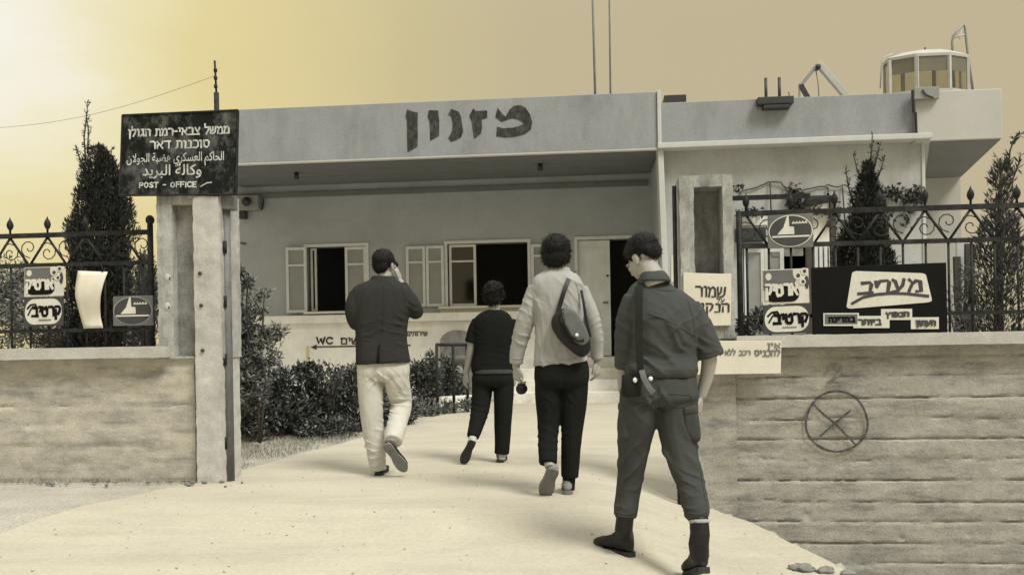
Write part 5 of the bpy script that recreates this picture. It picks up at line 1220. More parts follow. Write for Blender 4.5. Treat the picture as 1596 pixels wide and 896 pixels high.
def hair(person, f, Rm, blobs, amp=.007, sc=26, s=1.0, strands=700, length=.03):
    mb = MB()
    for x, y, z, a, b, c in blobs: mb.ell(f(x, y, z), (a * s, b * s, c * s), Rm, 18, 12)
    me = remesh(mb, .006, 2); displace(me, amp, sc, (1, 1, 1), ridged=False)
    h = obj('hair', me, M['hair'], person, True)
    n = len(me.vertices); ix = rng.integers(0, n, strands); pos = np.array([me.vertices[int(i)].co[:] for i in ix]); no = np.array([me.vertices[int(i)].normal[:] for i in ix])
    dv = no * .42 + rng.normal(size=(strands, 3)) * .45 + np.array([0, 0, -.55])
    link('lock', leaf_mesh('lock', pos - no * .004, dv, rng.uniform(.5, 1.2, strands) * length, np.full(strands, .004), .1), M['hair'], h)
    return h
def hand(mb, W, D, N, side, L=.185, curl=.35, spread=.1, thumb_in=.5):
    """palm, four bent fingers of unequal length and a thumb leaving the side of the palm"""
    D = D.normalized(); N = (N - D * N.dot(D)).normalized(); S = D.cross(N) * side; pl = L * .50
    rings = []
    for t, w_, th in ((-.12, .024, .019), (.1, .028, .016), (.5, .039, .0155), (.9, .041, .0135), (1.02, .036, .010)):
        c = W + D * (pl * t); rings.append([c + S * (w_ * math.cos(2 * math.pi * k / 14)) + N * (th * math.sin(2 * math.pi * k / 14)) for k in range(14)])
    mb.loft(rings)
    for i, (fl, o_) in enumerate(((.40, .030), (.45, .0105), (.42, -.0095), (.33, -.0285))):
        b = W + D * (pl * .93) + S * o_; dr = (D + S * (spread * (o_ / .03))).normalized(); pts = [b - D * .012]; a = curl * (.75 + .13 * i); p = b; ax = dr.cross(N).normalized()
        pts.append(p)
        for sg_ in (.44, .32, .26):
            dr = Matrix.Rotation(-a if False else a, 3, ax) @ dr; p = p + dr * (L * fl * sg_); pts.append(p)
        mb.tube(pts, [.0088, .0090, .0084, .0076, .0058], 9)
    b = W + D * (pl * .22) + S * .030; d1 = (S * .62 + D * .75 + N * .25 * thumb_in).normalized(); d2 = (S * .15 + D * .9 + N * .45 * thumb_in).normalized()
    mb.tube([b - S * .012, b, b + d1 * .032, b + d1 * .032 + d2 * .026, b + d1 * .032 + d2 * .046], [.0125, .0125, .0105, .0096, .0066], 9)
    return mb
def shoe(person, heel, toe, upv, m, ms, L=None, wd=.098, ankle=.075, name='shoe', shaft=None):
    """heel and toe lie on the sole; upv points from the sole to the ankle"""
    a = (toe - heel); ln = L or a.length; a.normalize(); upv = (upv - a * upv.dot(a)).normalized(); sd = a.cross(upv)
    prof = [(-.02, .30, .55), (.03, .62, .92), (.16, .72, 1.0), (.34, .70, .92), (.5, .80, .66), (.68, 1.0, .52), (.83, .96, .44), (.94, .70, .34), (1.0, .35, .22)]
    rings = []
    for t, w_, h in prof:
        c = heel + a * (ln * t); hw = wd * .5 * w_; hh = ankle * h; r = []
        for k in range(18):
            an = 2 * math.pi * k / 18; x, y = math.cos(an), math.sin(an)
            r.append(c + sd * (hw * math.copysign(abs(x) ** .75, x)) + upv * (.014 + hh * (.5 + .5 * math.copysign(abs(y) ** .8, y))))
        rings.append(r)
    mb = MB().loft(rings)
    if shaft: mb.tube(shaft[0], shaft[1], 16)
    else: mb.tube([heel + a * ln * .16 + upv * ankle * .6, heel + a * ln * .14 + upv * (ankle + .02)], [.036, .035], 14)
    me = remesh(mb, .007, 3); displace(me, .0016, 26, (1, 1, 1))
    o = obj(name, me, m, person, True)
    out = []
    for t, w_ in ((-.03, .3), (-.01, .62), (.06, .78), (.2, .80), (.42, .72), (.6, .98), (.75, 1.06), (.88, .92), (.97, .62), (1.015, .25)):
        out.append((t, w_ * wd * .5 * .88))
    loop = [heel + a * (ln * t) + sd * w_ for t, w_ in out] + [heel + a * (ln * t) - sd * w_ for t, w_ in reversed(out)]
    sm = MB().prism(loop, upv * .016)
    hl = [heel + a * (ln * t) + sd * w_ for t, w_ in out[:4]] + [heel + a * (ln * t) - sd * w_ for t, w_ in reversed(out[:4])]
    sm.prism([q - upv * .012 for q in hl], upv * .0115)
    obj('sole', sm, ms, o)
    return o
def garment(person, name, mb, m, voxel=.008, sm=4, amp=.004, sc=9, folds=(), stretch=(1, 1, .5)):
    me = remesh(mb, min(voxel, .0075), sm + 2); displace(me, amp, sc, stretch, folds); return obj(name, me, m, person, True)
Z3 = Vector((0, 0, 1)); Y3 = Vector((0, 1, 0)); X3 = Vector((1, 0, 0))

# ---- man in the dark jacket, hands raised to his face
d = ground_d(591, 742) + .06; F_ = Fig(d); print('A', d)
base = F_.p(600, 742); base.z = ground_z(base.x, base.y)
man = thing('person', 'person in dark jacket and pale trousers walking away with both hands raised to the face', 'person', base, 'people walking up the drive')
hc = F_.p(600, 413, .03)
bd = MB(); Rm, f = head(bd, hc, R(-28), R(4), 0, .98)
F_.limb(bd, [(600, 425, .02, 11), (598, 440, .0, 12), (597, 455, 0, 16)])
F_.torso(bd, [(566, 630, 450, 450, 0, .07), (560, 634, 475, 475, 0, .09), (564, 630, 520, 520, 0, .09), (562, 634, 565, 565, 0, .09), (572, 624, 590, 590, 0, .07)], .86)
Lm = [(556, 460, 0, 11), (549, 487, -.02, 10), (560, 503, .06, 9), (577, 478, .22, 7.5), (590, 452, .27, 5.5)]
Rmm = [(630, 460, 0, 11), (642, 476, .03, 10), (645, 486, .08, 9), (634, 460, .2, 7.5), (623, 438, .25, 5.5)]
F_.limb(bd, Lm); F_.limb(bd, Rmm)
hand(bd, F_.p(590, 451, .27), Vector((.1, -.02, .9)), Vector((.7, .3, 0)), 1, .18, .55); hand(bd, F_.p(623, 437, .25), Vector((-.25, -.05, .9)), Vector((-.7, .2, 0)), -1, .18, .55)
lgL = [(578, 575, 0, 16), (577, 620, 0, 14), (579, 655, 0, 11), (586, 700, 0, 9), (590, 733, 0, 8)]
lgR = [(617, 575, 0, 16), (622, 608, .04, 14), (624, 630, .07, 11), (617, 660, -.10, 9.5), (610, 690, -.24, 8)]
F_.limb(bd, lgL); F_.limb(bd, lgR)
body = obj('body', remesh(bd, .006, 2), M['skin'], man, True); face_bits(man, f, Rm)
hair(man, f, Rm, [(0, -.022, .046, .087, .100, .088), (0, -.068, -.006, .074, .040, .065), (.05, .0, .03, .034, .062, .055), (-.05, .0, .03, .034, .062, .055)], .005, 26, .98, 1000, .018)
gl = MB()
for sg in (-1, 1): gl.ell(f(sg * .034, .104, .002), (.027, .006, .021), Rm); gl.tube([f(sg * .062, .098, .006), f(sg * .083, .05, .008), f(sg * .081, .0, .0)], .004, 6)
gl.tube([f(-.02, .11, .006), f(.02, .11, .006)], .004, 6); obj('sunglasses', gl, M['black_leather'], man, True)
jk = MB()
F_.torso(jk, [(582, 614, 433, 433, .0, .062), (574, 622, 438, 438, 0, .08), (556, 634, 445, 446, 0, .10), (548, 641, 455, 455, 0, .118), (549, 640, 475, 474, 0, .128), (553, 636, 500, 500, 0, .130), (555, 634, 522, 522, 0, .128), (555, 636, 545, 544, 0, .136), (555, 640, 568, 564, 0, .145)])
F_.limb(jk, [(559, 460, 0, 15), (552, 484, -.02, 14.5), (560, 505, .05, 12.5), (577, 480, .22, 10), (588, 457, .26, 9)])
F_.limb(jk, [(626, 458, 0, 15.5), (640, 473, .02, 14.5), (648, 486, .07, 12), (637, 464, .19, 10.5), (626, 444, .24, 9)])
folds = [(F_.p(640, 478, -.05), .07, .007, .045, (.5, 0, .8)), (F_.p(615, 520, -.13), .12, .006, .07, (.35, 0, .9)), (F_.p(575, 520, -.13), .12, .005, .08, (-.3, 0, .9)), (F_.p(625, 495, -.1), .07, .006, .05, (.6, 0, .7))]
jacket = garment(man, 'jacket', jk, M['jacket'], .010, 4, .0055, 7, folds)
col = MB(); F_.torso(col, [(580, 616, 430, 431, .005, .066), (577, 619, 436, 437, .0, .078), (573, 623, 441, 441, 0, .086)]); obj('collar', remesh(col, .008, 2), M['jacket'], man, True)
obj('vent', MB().tube([F_.p(591, 536, -.142), F_.p(590, 552, -.150), F_.p(589, 566, -.155)], [.006, .007, .010], 8), M['black_cloth'], jacket, True)
tr = MB()
F_.torso(tr, [(560, 634, 550, 550, 0, .10), (557, 638, 570, 570, 0, .12), (558, 638, 584, 584, 0, .12), (566, 630, 594, 594, 0, .09)])
F_.limb(tr, [(577, 572, 0, 20), (577, 592, 0, 20), (578, 620, 0, 19), (580, 655, .0, 17.5), (586, 700, 0, 15), (590, 733, 0, 12.5)]); F_.limb(tr, [(618, 572, 0, 20), (618, 590, 0, 19.8), (621, 608, .04, 19), (625, 630, .08, 17), (620, 656, -.06, 15.5), (612, 688, -.23, 14)])
folds = [(F_.p(622, 632, -.0), .10, .012, .05, (.25, 0, .95)), (F_.p(580, 650, -.06), .12, .009, .07, (.35, 0, .9)), (F_.p(587, 715, -.05), .09, .008, .05, (-.2, 0, .95)), (F_.p(597, 590, -.1), .09, .010, .06, (.7, 0, .6)), (F_.p(570, 595, -.1), .09, .008, .05, (-.6, 0, .7))]
folds += [(F_.p(578, 690, -.06), .12, .008, .06, (.5, 0, .85)), (F_.p(618, 600, -.08), .10, .009, .06, (.75, 0, .6))]
garment(man, 'trousers', tr, M['khaki'], .010, 3, .0055, 7, folds)
h = ground_pt(F_.p(591, 743, -.02)); shoe(man, h + Vector((0, -.03, .014)), h + Vector((.01, .24, .008)), Z3, M['black_leather'], M['dark_sole'], .27)
shoe(man, F_.p(602, 693, -.27), F_.p(631, 733, -.17), Vector((.05, 1.0, .25)), M['black_leather'], M['sole'], .275)

# ---- small woman in dark short-sleeved top
d = ground_d(779, 722) + .04; F_ = Fig(d); print('B', d)
base = F_.p(770, 720); base.z = ground_z(base.x, base.y)
wo = thing('person', 'person with short curly hair in black short-sleeved top and black trousers, farthest up the drive', 'person', base, 'people walking up the drive')
hc = F_.p(770, 461, .02); bd = MB(); Rm, f = head(bd, hc, R(-14), R(3), 0, .92)
F_.limb(bd, [(770, 470, .0, 8.5), (770, 481, 0, 9), (769, 495, 0, 12)])
F_.torso(bd, [(748, 790, 492, 492, 0, .06), (744, 795, 520, 520, 0, .085), (742, 795, 560, 560, 0, .085), (742, 794, 590, 590, 0, .085)], .88)
F_.limb(bd, [(744, 499, 0, 7), (738, 520, 0, 7), (734, 542, .0, 6.4), (730, 565, .03, 5.4), (726, 583, .05, 4.4)]); hand(bd, F_.p(726, 582, .05), Vector((-.12, .08, -1)), Vector((.8, .45, 0)), 1, .165, .4)
F_.limb(bd, [(797, 499, 0, 7), (802, 522, 0, 7), (804, 545, .0, 6.4), (803, 568, .05, 5.2), (801, 586, .09, 4.3)]); hand(bd, F_.p(801, 585, .09), Vector((-.05, .15, -1)), Vector((-.8, .4, 0)), -1, .165, .4)
F_.limb(bd, [(752, 600, 0, 11), (747, 640, -.03, 10), (739, 672, -.13, 7), (737, 686, -.17, 5.5)]); F_.limb(bd, [(784, 600, 0, 11), (784, 650, 0, 9), (782, 690, 0, 6), (781, 712, 0, 5.5)])
obj('body', remesh(bd, .006, 2), M['skin'], wo, True); face_bits(wo, f, Rm, .92)
hair(wo, f, Rm, [(0, -.025, .045, .092, .104, .095), (0, -.072, -.015, .080, .050, .075), (.055, -.01, .02, .042, .066, .07), (-.055, -.01, .02, .042, .066, .07)], .014, 30, .92, 1500, .035)
tp = MB(); F_.torso(tp, [(760, 781, 483, 483, 0, .05), (750, 791, 487, 487, 0, .075), (741, 797, 494, 494, 0, .095), (737, 801, 505, 505, 0, .108), (738, 800, 525, 525, 0, .115), (738, 800, 550, 550, 0, .112), (734, 802, 572, 572, 0, .122), (737, 799, 583, 583, 0, .115)])
F_.limb(tp, [(746, 500, 0, 10), (739, 516, 0, 10.5), (735, 534, 0, 10.5)]); F_.limb(tp, [(794, 500, 0, 10), (801, 517, 0, 10.5), (804, 534, 0, 10.5)])
garment(wo, 'top', tp, M['black_knit'], .010, 4, .0035, 9, [(F_.p(768, 565, -.1), .14, .005, .05, (.1, 0, 1)), (F_.p(745, 520, -.06), .06, .005, .04, (.6, 0, .7))])
bt = MB(); F_.torso(bt, [(736, 801, 574, 574, 0, .126), (736, 801, 582, 582, 0, .124)]); obj('waistband', remesh(bt, .008, 2), M['fatigue'], wo, True)
tr = MB(); F_.torso(tr, [(738, 799, 578, 578, 0, .105), (735, 801, 592, 592, 0, .12), (739, 798, 602, 602, 0, .10)])
F_.limb(tr, [(752, 594, 0, 16.5), (751, 614, 0, 15.8), (748, 640, -.03, 14.5), (742, 664, -.1, 11.5), (737, 681, -.16, 9.5)]); F_.limb(tr, [(785, 594, 0, 16.5), (785, 614, 0, 15.8), (784, 650, 0, 14), (783, 690, 0, 12), (782, 707, 0, 11.5)])
garment(wo, 'trousers', tr, M['black_cloth'], .010, 3, .0035, 8, [(F_.p(748, 640, -.06), .09, .007, .05, (.2, 0, 1))])
sk = MB(); F_.limb(sk, [(737, 680, -.16, 6.5), (736, 690, -.18, 6.5)]); obj('sock', remesh(sk, .008, 2), M['sock'], wo, True)
sk = MB(); F_.limb(sk, [(782, 703, 0, 7), (781, 716, 0, 7)]); obj('sock', remesh(sk, .008, 2), M['sock'], wo, True)
shoe(wo, F_.p(737, 687, -.20), F_.p(723, 718, -.13), Vector((0, 1, .22)), M['black_leather'], M['dark_sole'], .235, .09, .06)
h = ground_pt(F_.p(779, 722)); shoe(wo, h + Vector((0, -.03, .014)), h + Vector((.03, .2, .01)), Z3, M['grey_leather'], M['dark_sole'], .235, .092, .06)

# ---- woman in the light sweater with the shoulder bag
d = ground_d(885, 771) + .03; F_ = Fig(d); print('C', d)
base = F_.p(872, 770); base.z = ground_z(base.x, base.y)
wc = thing('person', 'person in light sweater and black flared trousers with a bag slung over the shoulder', 'person', base, 'people walking up the drive')
hc = F_.p(867, 397, .02); bd = MB(); Rm, f = head(bd, hc, R(-10), R(2), 0, .98)
F_.limb(bd, [(868, 410, .0, 12), (869, 424, 0, 12.5), (869, 442, 0, 18)])
F_.torso(bd, [(838, 902, 440, 440, 0, .06), (834, 910, 470, 470, 0, .09), (838, 908, 520, 520, 0, .09), (840, 910, 572, 572, 0, .09), (846, 904, 586, 586, 0, .07)], .86)
La = [(833, 450, 0, 10), (821, 492, 0, 10), (812, 525, .03, 9), (806, 560, .06, 6.5), (804, 574, .07, 6)]
Ra = [(906, 450, 0, 10), (923, 492, 0, 10), (930, 525, .03, 9), (931, 552, .06, 6.5), (931, 566, .07, 6)]
F_.limb(bd, La); F_.limb(bd, Ra)
hand(bd, F_.p(804, 571, .07), Vector((.05, .05, -1)), Vector((.75, .5, 0)), 1, .175, .75); hand(bd, F_.p(931, 563, .07), Vector((.02, .1, -1)), Vector((-.75, .45, 0)), -1, .175, .55)
F_.limb(bd, [(856, 600, 0, 14), (855, 625, 0, 14), (854, 660, 0, 12), (854, 700, -.06, 9), (857, 728, -.13, 8)]); F_.limb(bd, [(895, 600, 0, 14), (895, 625, 0, 14), (892, 670, 0, 12), (889, 720, .01, 9), (886, 762, .02, 8)])
obj('body', remesh(bd, .006, 2), M['skin'], wc, True); face_bits(wc, f, Rm)
hair(wc, f, Rm, [(0, -.025, .050, .098, .108, .096), (0, -.075, -.020, .088, .050, .075), (.058, -.02, .01, .046, .074, .075), (-.058, -.02, .01, .046, .074, .075)], .008, 20, .98, 1300, .03)
sw = MB(); F_.torso(sw, [(852, 886, 420, 421, 0, .055), (842, 897, 426, 427, 0, .08), (832, 905, 434, 436, 0, .10), (828, 911, 447, 449, 0, .112), (831, 910, 475, 476, 0, .120), (834, 908, 510, 510, 0, .115), (833, 911, 540, 538, 0, .116), (831, 917, 571, 562, 0, .125)])
F_.limb(sw, [(836, 449, 0, 13.5), (822, 490, 0, 14), (812, 525, .03, 13.5), (806, 552, .055, 11.5), (804, 567, .065, 10.5)])
F_.limb(sw, [(903, 450, 0, 13.5), (920, 490, 0, 13), (928, 523, .03, 12), (930, 548, .055, 10), (931, 560, .06, 9.5)])
folds = [(F_.p(812, 535, -.0), .09, .011, .05, (.45, 0, .85)), (F_.p(842, 480, -.11), .13, .009, .07, (.95, 0, .15)), (F_.p(845, 550, -.12), .12, .009, .07, (.8, 0, .3)), (F_.p(928, 515, .0), .09, .009, .045, (-.4, 0, .9)), (F_.p(905, 470, -.08), .07, .007, .05, (.8, 0, .4)), (F_.p(880, 560, -.12), .12, .006, .08, (.2, 0, .9))]
folds += [(F_.p(818, 470, -.02), .09, .009, .06, (.6, 0, .8)), (F_.p(845, 520, -.11), .12, .010, .09, (.97, 0, .1)), (F_.p(890, 455, -.1), .10, .007, .07, (.6, 0, .7))]
garment(wc, 'sweater', sw, M['sweater'], .009, 3, .0065, 7, folds)
col = MB(); F_.torso(col, [(851, 888, 416, 417, .003, .058), (849, 890, 424, 425, 0, .068)]); obj('collar', remesh(col, .007, 2), M['sweater'], wc, True)
tr = MB(); F_.torso(tr, [(836, 914, 556, 556, 0, .10), (833, 918, 575, 575, 0, .122), (833, 918, 592, 592, 0, .128), (838, 913, 604, 604, 0, .105)])
F_.limb(tr, [(855.5, 590, 0, 21.5), (855, 618, 0, 21), (855, 650, 0, 18), (854, 685, -.03, 15.5), (854, 722, -.11, 14)]); F_.limb(tr, [(895.5, 590, 0, 21.5), (895, 618, 0, 21), (893, 650, 0, 18.5), (890, 695, .0, 15.5), (888, 743, .01, 13.5)])
garment(wc, 'trousers', tr, M['black_cloth'], .010, 3, .004, 8, [(F_.p(853, 680, -.06), .10, .007, .06, (.2, 0, 1)), (F_.p(874, 625, -.08), .08, .006, .05, (.7, 0, .6))])
sk = MB(); F_.limb(sk, [(887, 738, .01, 10.5), (886, 763, .02, 10)]); obj('sock', remesh(sk, .008, 2), M['black_cloth'], wc, True)
shoe(wc, F_.p(863, 731, -.17), F_.p(850, 768, -.06), Vector((0, 1, .25)), M['pale_shoe'], M['sole'], .25, .112, .065)
h = ground_pt(F_.p(884, 772)); shoe(wc, h + Vector((0, -.035, .014)), h + Vector((.02, .2, .01)), Z3, M['pale_shoe'], M['sole'], .25, .098, .065)
# bag
BO = -.165
bag = thing('shoulder_bag', 'dark saddle-shaped shoulder bag with a grey flap hanging on the back of the light sweater', 'bag', F_.p(890, 552, BO))
def slab(px, off, th, m, name, parent, e=.018, amp=.0):
    c = Vector((sum(a for a, b in px) / len(px), sum(b for a, b in px) / len(px), 0)); mb = MB()
    rings = []
    fine = []
    m_ = len(px)
    for i in range(m_):
        for q in catmull([px[i - 1], px[i], px[(i + 1) % m_], px[(i + 2) % m_]], 4)[4:8]: fine.append((float(q[0]), float(q[1])))
    for s_, o_ in ((.80, th), (.94, th * .85), (1, th * .4), (1, -th * .2), (.95, -th * .75), (.8, -th)):
        rings.append([F_.p(c.x + (a - c.x) * s_, c.y + (b - c.y) * s_, off + o_) for a, b in fine])
    mb.loft(rings); me = remesh(mb, .006, 2); displace(me, .002, 14, (1, 1, 1)); return obj(name, me, m, parent, True)
bb = slab([(859, 503), (866, 488), (882, 480), (900, 490), (916, 518), (921, 540), (916, 552), (904, 556), (882, 540), (866, 522)], BO, .045, M['black_leather'], 'bag_body', bag)
fl = slab([(874, 500), (877, 484), (888, 479), (903, 492), (917, 520), (916, 534), (905, 538), (890, 526)], BO - .040, .012, M['grey_leather'], 'flap', bag)
ed = [F_.p(a, b, BO - .056) for a, b in ((876, 486), (879, 505), (889, 523), (901, 531), (910, 530))]
obj('flap_piping', MB().tube(ed, .010, 8), M['black_leather'], bag, True)
obj('stud', MB().ell(F_.p(899, 522, BO - .062), (.012, .007, .012)), M['stud'], fl, True)
def strap(parent, pts, w_, th, m, name='strap', fig=None):
    fig = fig or F_; P3 = [fig.p(*a) for a in catmull(pts, 5)]; mb = MB(); rings = []
    for i, p in enumerate(P3):
        t = (P3[min(i + 1, len(P3) - 1)] - P3[max(i - 1, 0)]).normalized(); ref = Y3 if abs(t.y) < .8 else Z3; sd = t.cross(ref).normalized(); nn = sd.cross(t)
        rings.append([p + sd * a * w_ * .5 + nn * b * th * .5 for a, b in ((-1, -1), (1, -1), (1, 1), (-1, 1))])
    mb.loft(rings); return obj(name, mb, m, parent, True, bevel=.002)
strap(bag, [(896, 423, .07), (892, 425, -.03), (886, 436, -.10), (879, 455, -.137), (872, 478, -.150), (866, 500, -.165)], .030, .006, M['black_leather'])
strap(bag, [(906, 452, -.095), (910, 475, -.125), (914, 500, -.135), (920, 525, -.15)], .018, .006, M['black_leather'])
pc = F_.p(813, 606, .09); mb = MB().ell(pc, (.042, .036, .040)); me = remesh(mb, .006, 1); displace(me, .006, 18, (1, 1, 1), ridged=False)
pu = thing('hand_purse', 'small dark round purse held in the left hand of the person in the light sweater', 'purse', pc); obj('pouch', me, M['black_leather'], pu, True)
obj('clasp', MB().tube([pc + Vector((-.028, -.01, .032)), pc + Vector((0, -.012, .042)), pc + Vector((.028, -.01, .032))], .007, 8), M['grey_leather'], pu, True)

# ---- soldier in fatigues, head bowed
d = ground_d(965, 868) - .06; F_ = Fig(d); print('D', d)
base = F_.p(1020, 868); base.z = ground_z(base.x, base.y)
so = thing('person', 'person in army fatigues and black boots, head bowed, nearest the camera on the right', 'person', base, 'people walking up the drive')
hc = F_.p(1003, 403, .05); bd = MB(); Rm, f = head(bd, hc, R(40), R(-34), R(0), 1.0)
F_.limb(bd, [(1006, 412, .03, 16), (1014, 424, .0, 17), (1022, 445, -.01, 22)])
F_.torso(bd, [(990, 1060, 450, 450, 0, .06), (986, 1080, 490, 490, 0, .09), (985, 1080, 540, 540, 0, .09), (984, 1078, 585, 585, 0, .09), (996, 1062, 606, 606, 0, .07)], .86)
La = [(988, 468, 0, 14), (975, 515, .02, 13), (974, 555, .05, 12), (971, 585, .10, 10), (972, 612, .16, 8)]
Ra = [(1076, 482, 0, 14), (1096, 520, 0, 14), (1105, 556, .0, 12.5), (1101, 588, .02, 10.5), (1092, 618, .03, 8)]
F_.limb(bd, La); F_.limb(bd, Ra)
hand(bd, F_.p(972, 612, .16), Vector((.1, .2, -1)), Vector((.8, .2, 0)), 1, .185, .45); hand(bd, F_.p(1092, 617, .03), Vector((-.10, .08, -1)), Vector((-.85, .3, 0)), -1, .185, .5)
F_.limb(bd, [(1000, 615, 0, 20), (993, 640, 0, 20), (987, 700, .04, 17), (980, 770, .08, 12), (975, 818, .06, 9)]); F_.limb(bd, [(1052, 615, 0, 20), (1056, 645, 0, 21), (1064, 710, -.05, 17), (1080, 770, -.15, 13), (1089, 822, -.22, 10)])
obj('body', remesh(bd, .006, 2), M['skin'], so, True); face_bits(so, f, Rm)
hair(so, f, Rm, [(0, -.022, .050, .086, .100, .086), (0, -.074, .008, .070, .036, .056), (.05, -.01, .040, .034, .066, .050), (-.05, -.01, .040, .034, .066, .050), (0, .045, .074, .062, .045, .040)], .006, 26, 1.0, 1200, .022)
sh = MB(); F_.torso(sh, [(1000, 1036, 432, 436, .05, .066), (990, 1050, 440, 448, .04, .085), (981, 1068, 450, 458, .025, .10), (977, 1084, 466, 474, .01, .115), (982, 1088, 500, 500, -.015, .125), (985, 1085, 530, 530, -.01, .122), (981, 1085, 556, 554, .01, .126), (976, 1086, 573, 571, .0, .142), (976, 1085, 584, 582, 0, .138), (980, 1081, 591, 588, 0, .11)])
F_.limb(sh, [(992, 466, 0, 20), (979, 500, .01, 19), (976, 535, .03, 18), (976, 570, .06, 17.5)]); F_.limb(sh, [(1070, 480, 0, 22), (1090, 512, 0, 21), (1102, 540, .0, 21), (1106, 555, 0, 20)])
folds = [(F_.p(1035, 545, -.13), .12, .018, .10, (.62, 0, .78)), (F_.p(1020, 570, -.13), .10, .014, .07, (.5, 0, .85)), (F_.p(1065, 545, -.12), .10, .014, .08, (.75, 0, .65)), (F_.p(1075, 500, -.08), .10, .009, .07, (-.6, 0, .8)), (F_.p(976, 530, -.02), .10, .008, .06, (.3, 0, .95)), (F_.p(1100, 535, -.02), .08, .008, .045, (.5, 0, .85)), (F_.p(1055, 575, -.13), .09, .008, .035, (.05, 0, 1)), (F_.p(1020, 480, -.1), .10, .006, .09, (.7, 0, .7))]
folds += [(F_.p(1097, 545, -.06), .07, .010, .05, (.3, 0, 1)), (F_.p(972, 505, -.02), .08, .009, .06, (.5, 0, .85)), (F_.p(1068, 475, -.07), .08, .008, .06, (.7, 0, .6))]
F_.limb(sh, [(976, 563, .055, 18.6), (976, 573, .062, 18.8)]); F_.limb(sh, [(1104, 546, 0, 21.4), (1107, 556, 0, 21.6)])
shirt = garment(so, 'shirt', sh, M['fatigue'], .009, 3, .008, 7, folds, (1, 1, .7))
col = MB(); F_.torso(col, [(998, 1034, 424, 422, .01, .07), (997, 1041, 432, 430, 0, .082), (994, 1046, 439, 440, 0, .092)]); obj('collar', remesh(col, .008, 2), M['fatigue'], so, True)
yk = [F_.p(a, b, o_) for a, b, o_ in ((1012, 489, -.138), (1034, 496, -.142), (1060, 510, -.136), (1082, 523, -.108))]
obj('yoke_seam', MB().tube(yk, [.003, .005, .005, .003], 8), M['fatigue'], shirt, True)
for pts, r_ in ((((962, 566, .05), (976, 572, .02), (993, 568, .05)), .013), (((1087, 553, .0), (1105, 556, -.06), (1123, 550, 0)), .012)):
    pass
bl_ = MB(); F_.torso(bl_, [(977, 1084, 586, 583, 0, .122), (977, 1084, 593, 590, 0, .122)]); obj('belt', remesh(bl_, .008, 2), M['web'], so, True)
tr = MB(); F_.torso(tr, [(977, 1084, 584, 582, 0, .115), (972, 1086, 605, 605, 0, .13), (968, 1087, 620, 620, 0, .135), (980, 1074, 632, 632, 0, .10)])
F_.limb(tr, [(997, 606, 0, 30), (996, 640, 0, 31), (988, 690, .04, 26), (984, 730, .07, 22), (979, 770, .09, 19), (976, 795, .08, 19), (976, 808, .07, 15)])
F_.limb(tr, [(1056, 606, 0, 30), (1055, 645, 0, 32.5), (1059, 690, -.03, 28), (1069, 730, -.09, 23.5), (1080, 765, -.15, 20.5), (1086, 795, -.2, 20), (1089, 809, -.22, 15)])
folds = [(F_.p(1060, 700, -.1), .11, .016, .08, (.75, 0, .6)), (F_.p(1085, 790, -.25), .08, .012, .045, (-.2, 0, .95)), (F_.p(978, 790, -.0), .08, .010, .045, (.1, 0, 1)), (F_.p(985, 735, -.0), .12, .013, .08, (-.75, 0, .6)), (F_.p(1027, 640, -.13), .12, .015, .09, (.8, 0, .5)), (F_.p(1000, 630, -.13), .10, .008, .06, (-.5, 0, .8)), (F_.p(1075, 755, -.15), .09, .009, .05, (.5, 0, .8))]
tro = garment(so, 'trousers', tr, M['fatigue_trouser'], .010, 3, .0075, 7, folds, (1, 1, .38))
def sup(mb, c, r3, rot=None, e=.42, nu=24, nv=13):     # soft box
    rot = rot or Matrix.Identity(3); sp = lambda v, q: math.copysign(abs(v) ** q, v); rings = []
    for j in range(nv):
        th = -math.pi / 2 + math.pi * (j + .2) / (nv - .6)
        rings.append([Vector(c) + rot @ Vector((r3[0] * sp(math.cos(th), e) * sp(math.cos(2 * math.pi * k / nu), e), r3[1] * sp(math.cos(th), e) * sp(math.sin(2 * math.pi * k / nu), e), r3[2] * sp(math.sin(th), e))) for k in range(nu)])
    mb.loft(rings); return mb
def pocket(c, r3, yaw=0, tilt=0, flap=True):
    rot = Matrix.Rotation(yaw, 3, 'Z') @ Matrix.Rotation(tilt, 3, 'Y'); me = remesh(sup(MB(), c, r3, rot), .007, 3); displace(me, .007, 9, (1, 1, 1))
    o = obj('cargo_pocket', me, M['fatigue_trouser'], tro, True)
    if flap: obj('flap', remesh(sup(MB(), Vector(c) + rot @ Vector((0, 0, r3[2] * .78)), (r3[0] * 1.06, r3[1] * 1.06, r3[2] * .26), rot), .006, 2), M['fatigue_trouser'], o, True)
pocket(F_.p(976, 657, .02), (.040, .080, .098), 0, R(3)); pocket(F_.p(1077, 660, -.04), (.040, .085, .098), R(-8), R(-6))
boot = lambda heel, toe, upv, sh_: shoe(so, heel, toe, upv, M['black_leather'], M['dark_sole'], .285, .108, .118, 'boot', sh_)
h = F_.p(984, 866, .07); h.z = ground_z(h.x, h.y) + .014
boot(h, h + Vector((-.165, .225, -.004)), Z3, ([F_.p(975, 800, .07), F_.p(972, 825, .06), h + Vector((-.03, .03, .10)), h + Vector((-.035, .03, .05))], [.047, .049, .050, .048]))
h = F_.p(1097, 888, -.30); tz = ground_z(1.0, d + .0) 
tq = h + Vector((-.02, .25, 0)); tq.z = ground_z(tq.x, tq.y) + .012
boot(h, tq, Vector((0, .1, 1)), ([F_.p(1089, 804, -.22), F_.p(1091, 832, -.24), h + Vector((-.012, .055, .115)), h + Vector((-.008, .055, .05))], [.048, .050, .052, .048]))
for pts in (((970, 806, .07), (978, 808, .07)),): pass
cu = MB(); F_.limb(cu, [(1089.5, 808, -.222, 15.6), (1090, 815, -.226, 15.8)]); obj('sock', remesh(cu, .008, 2), M['sweater'], so, True)
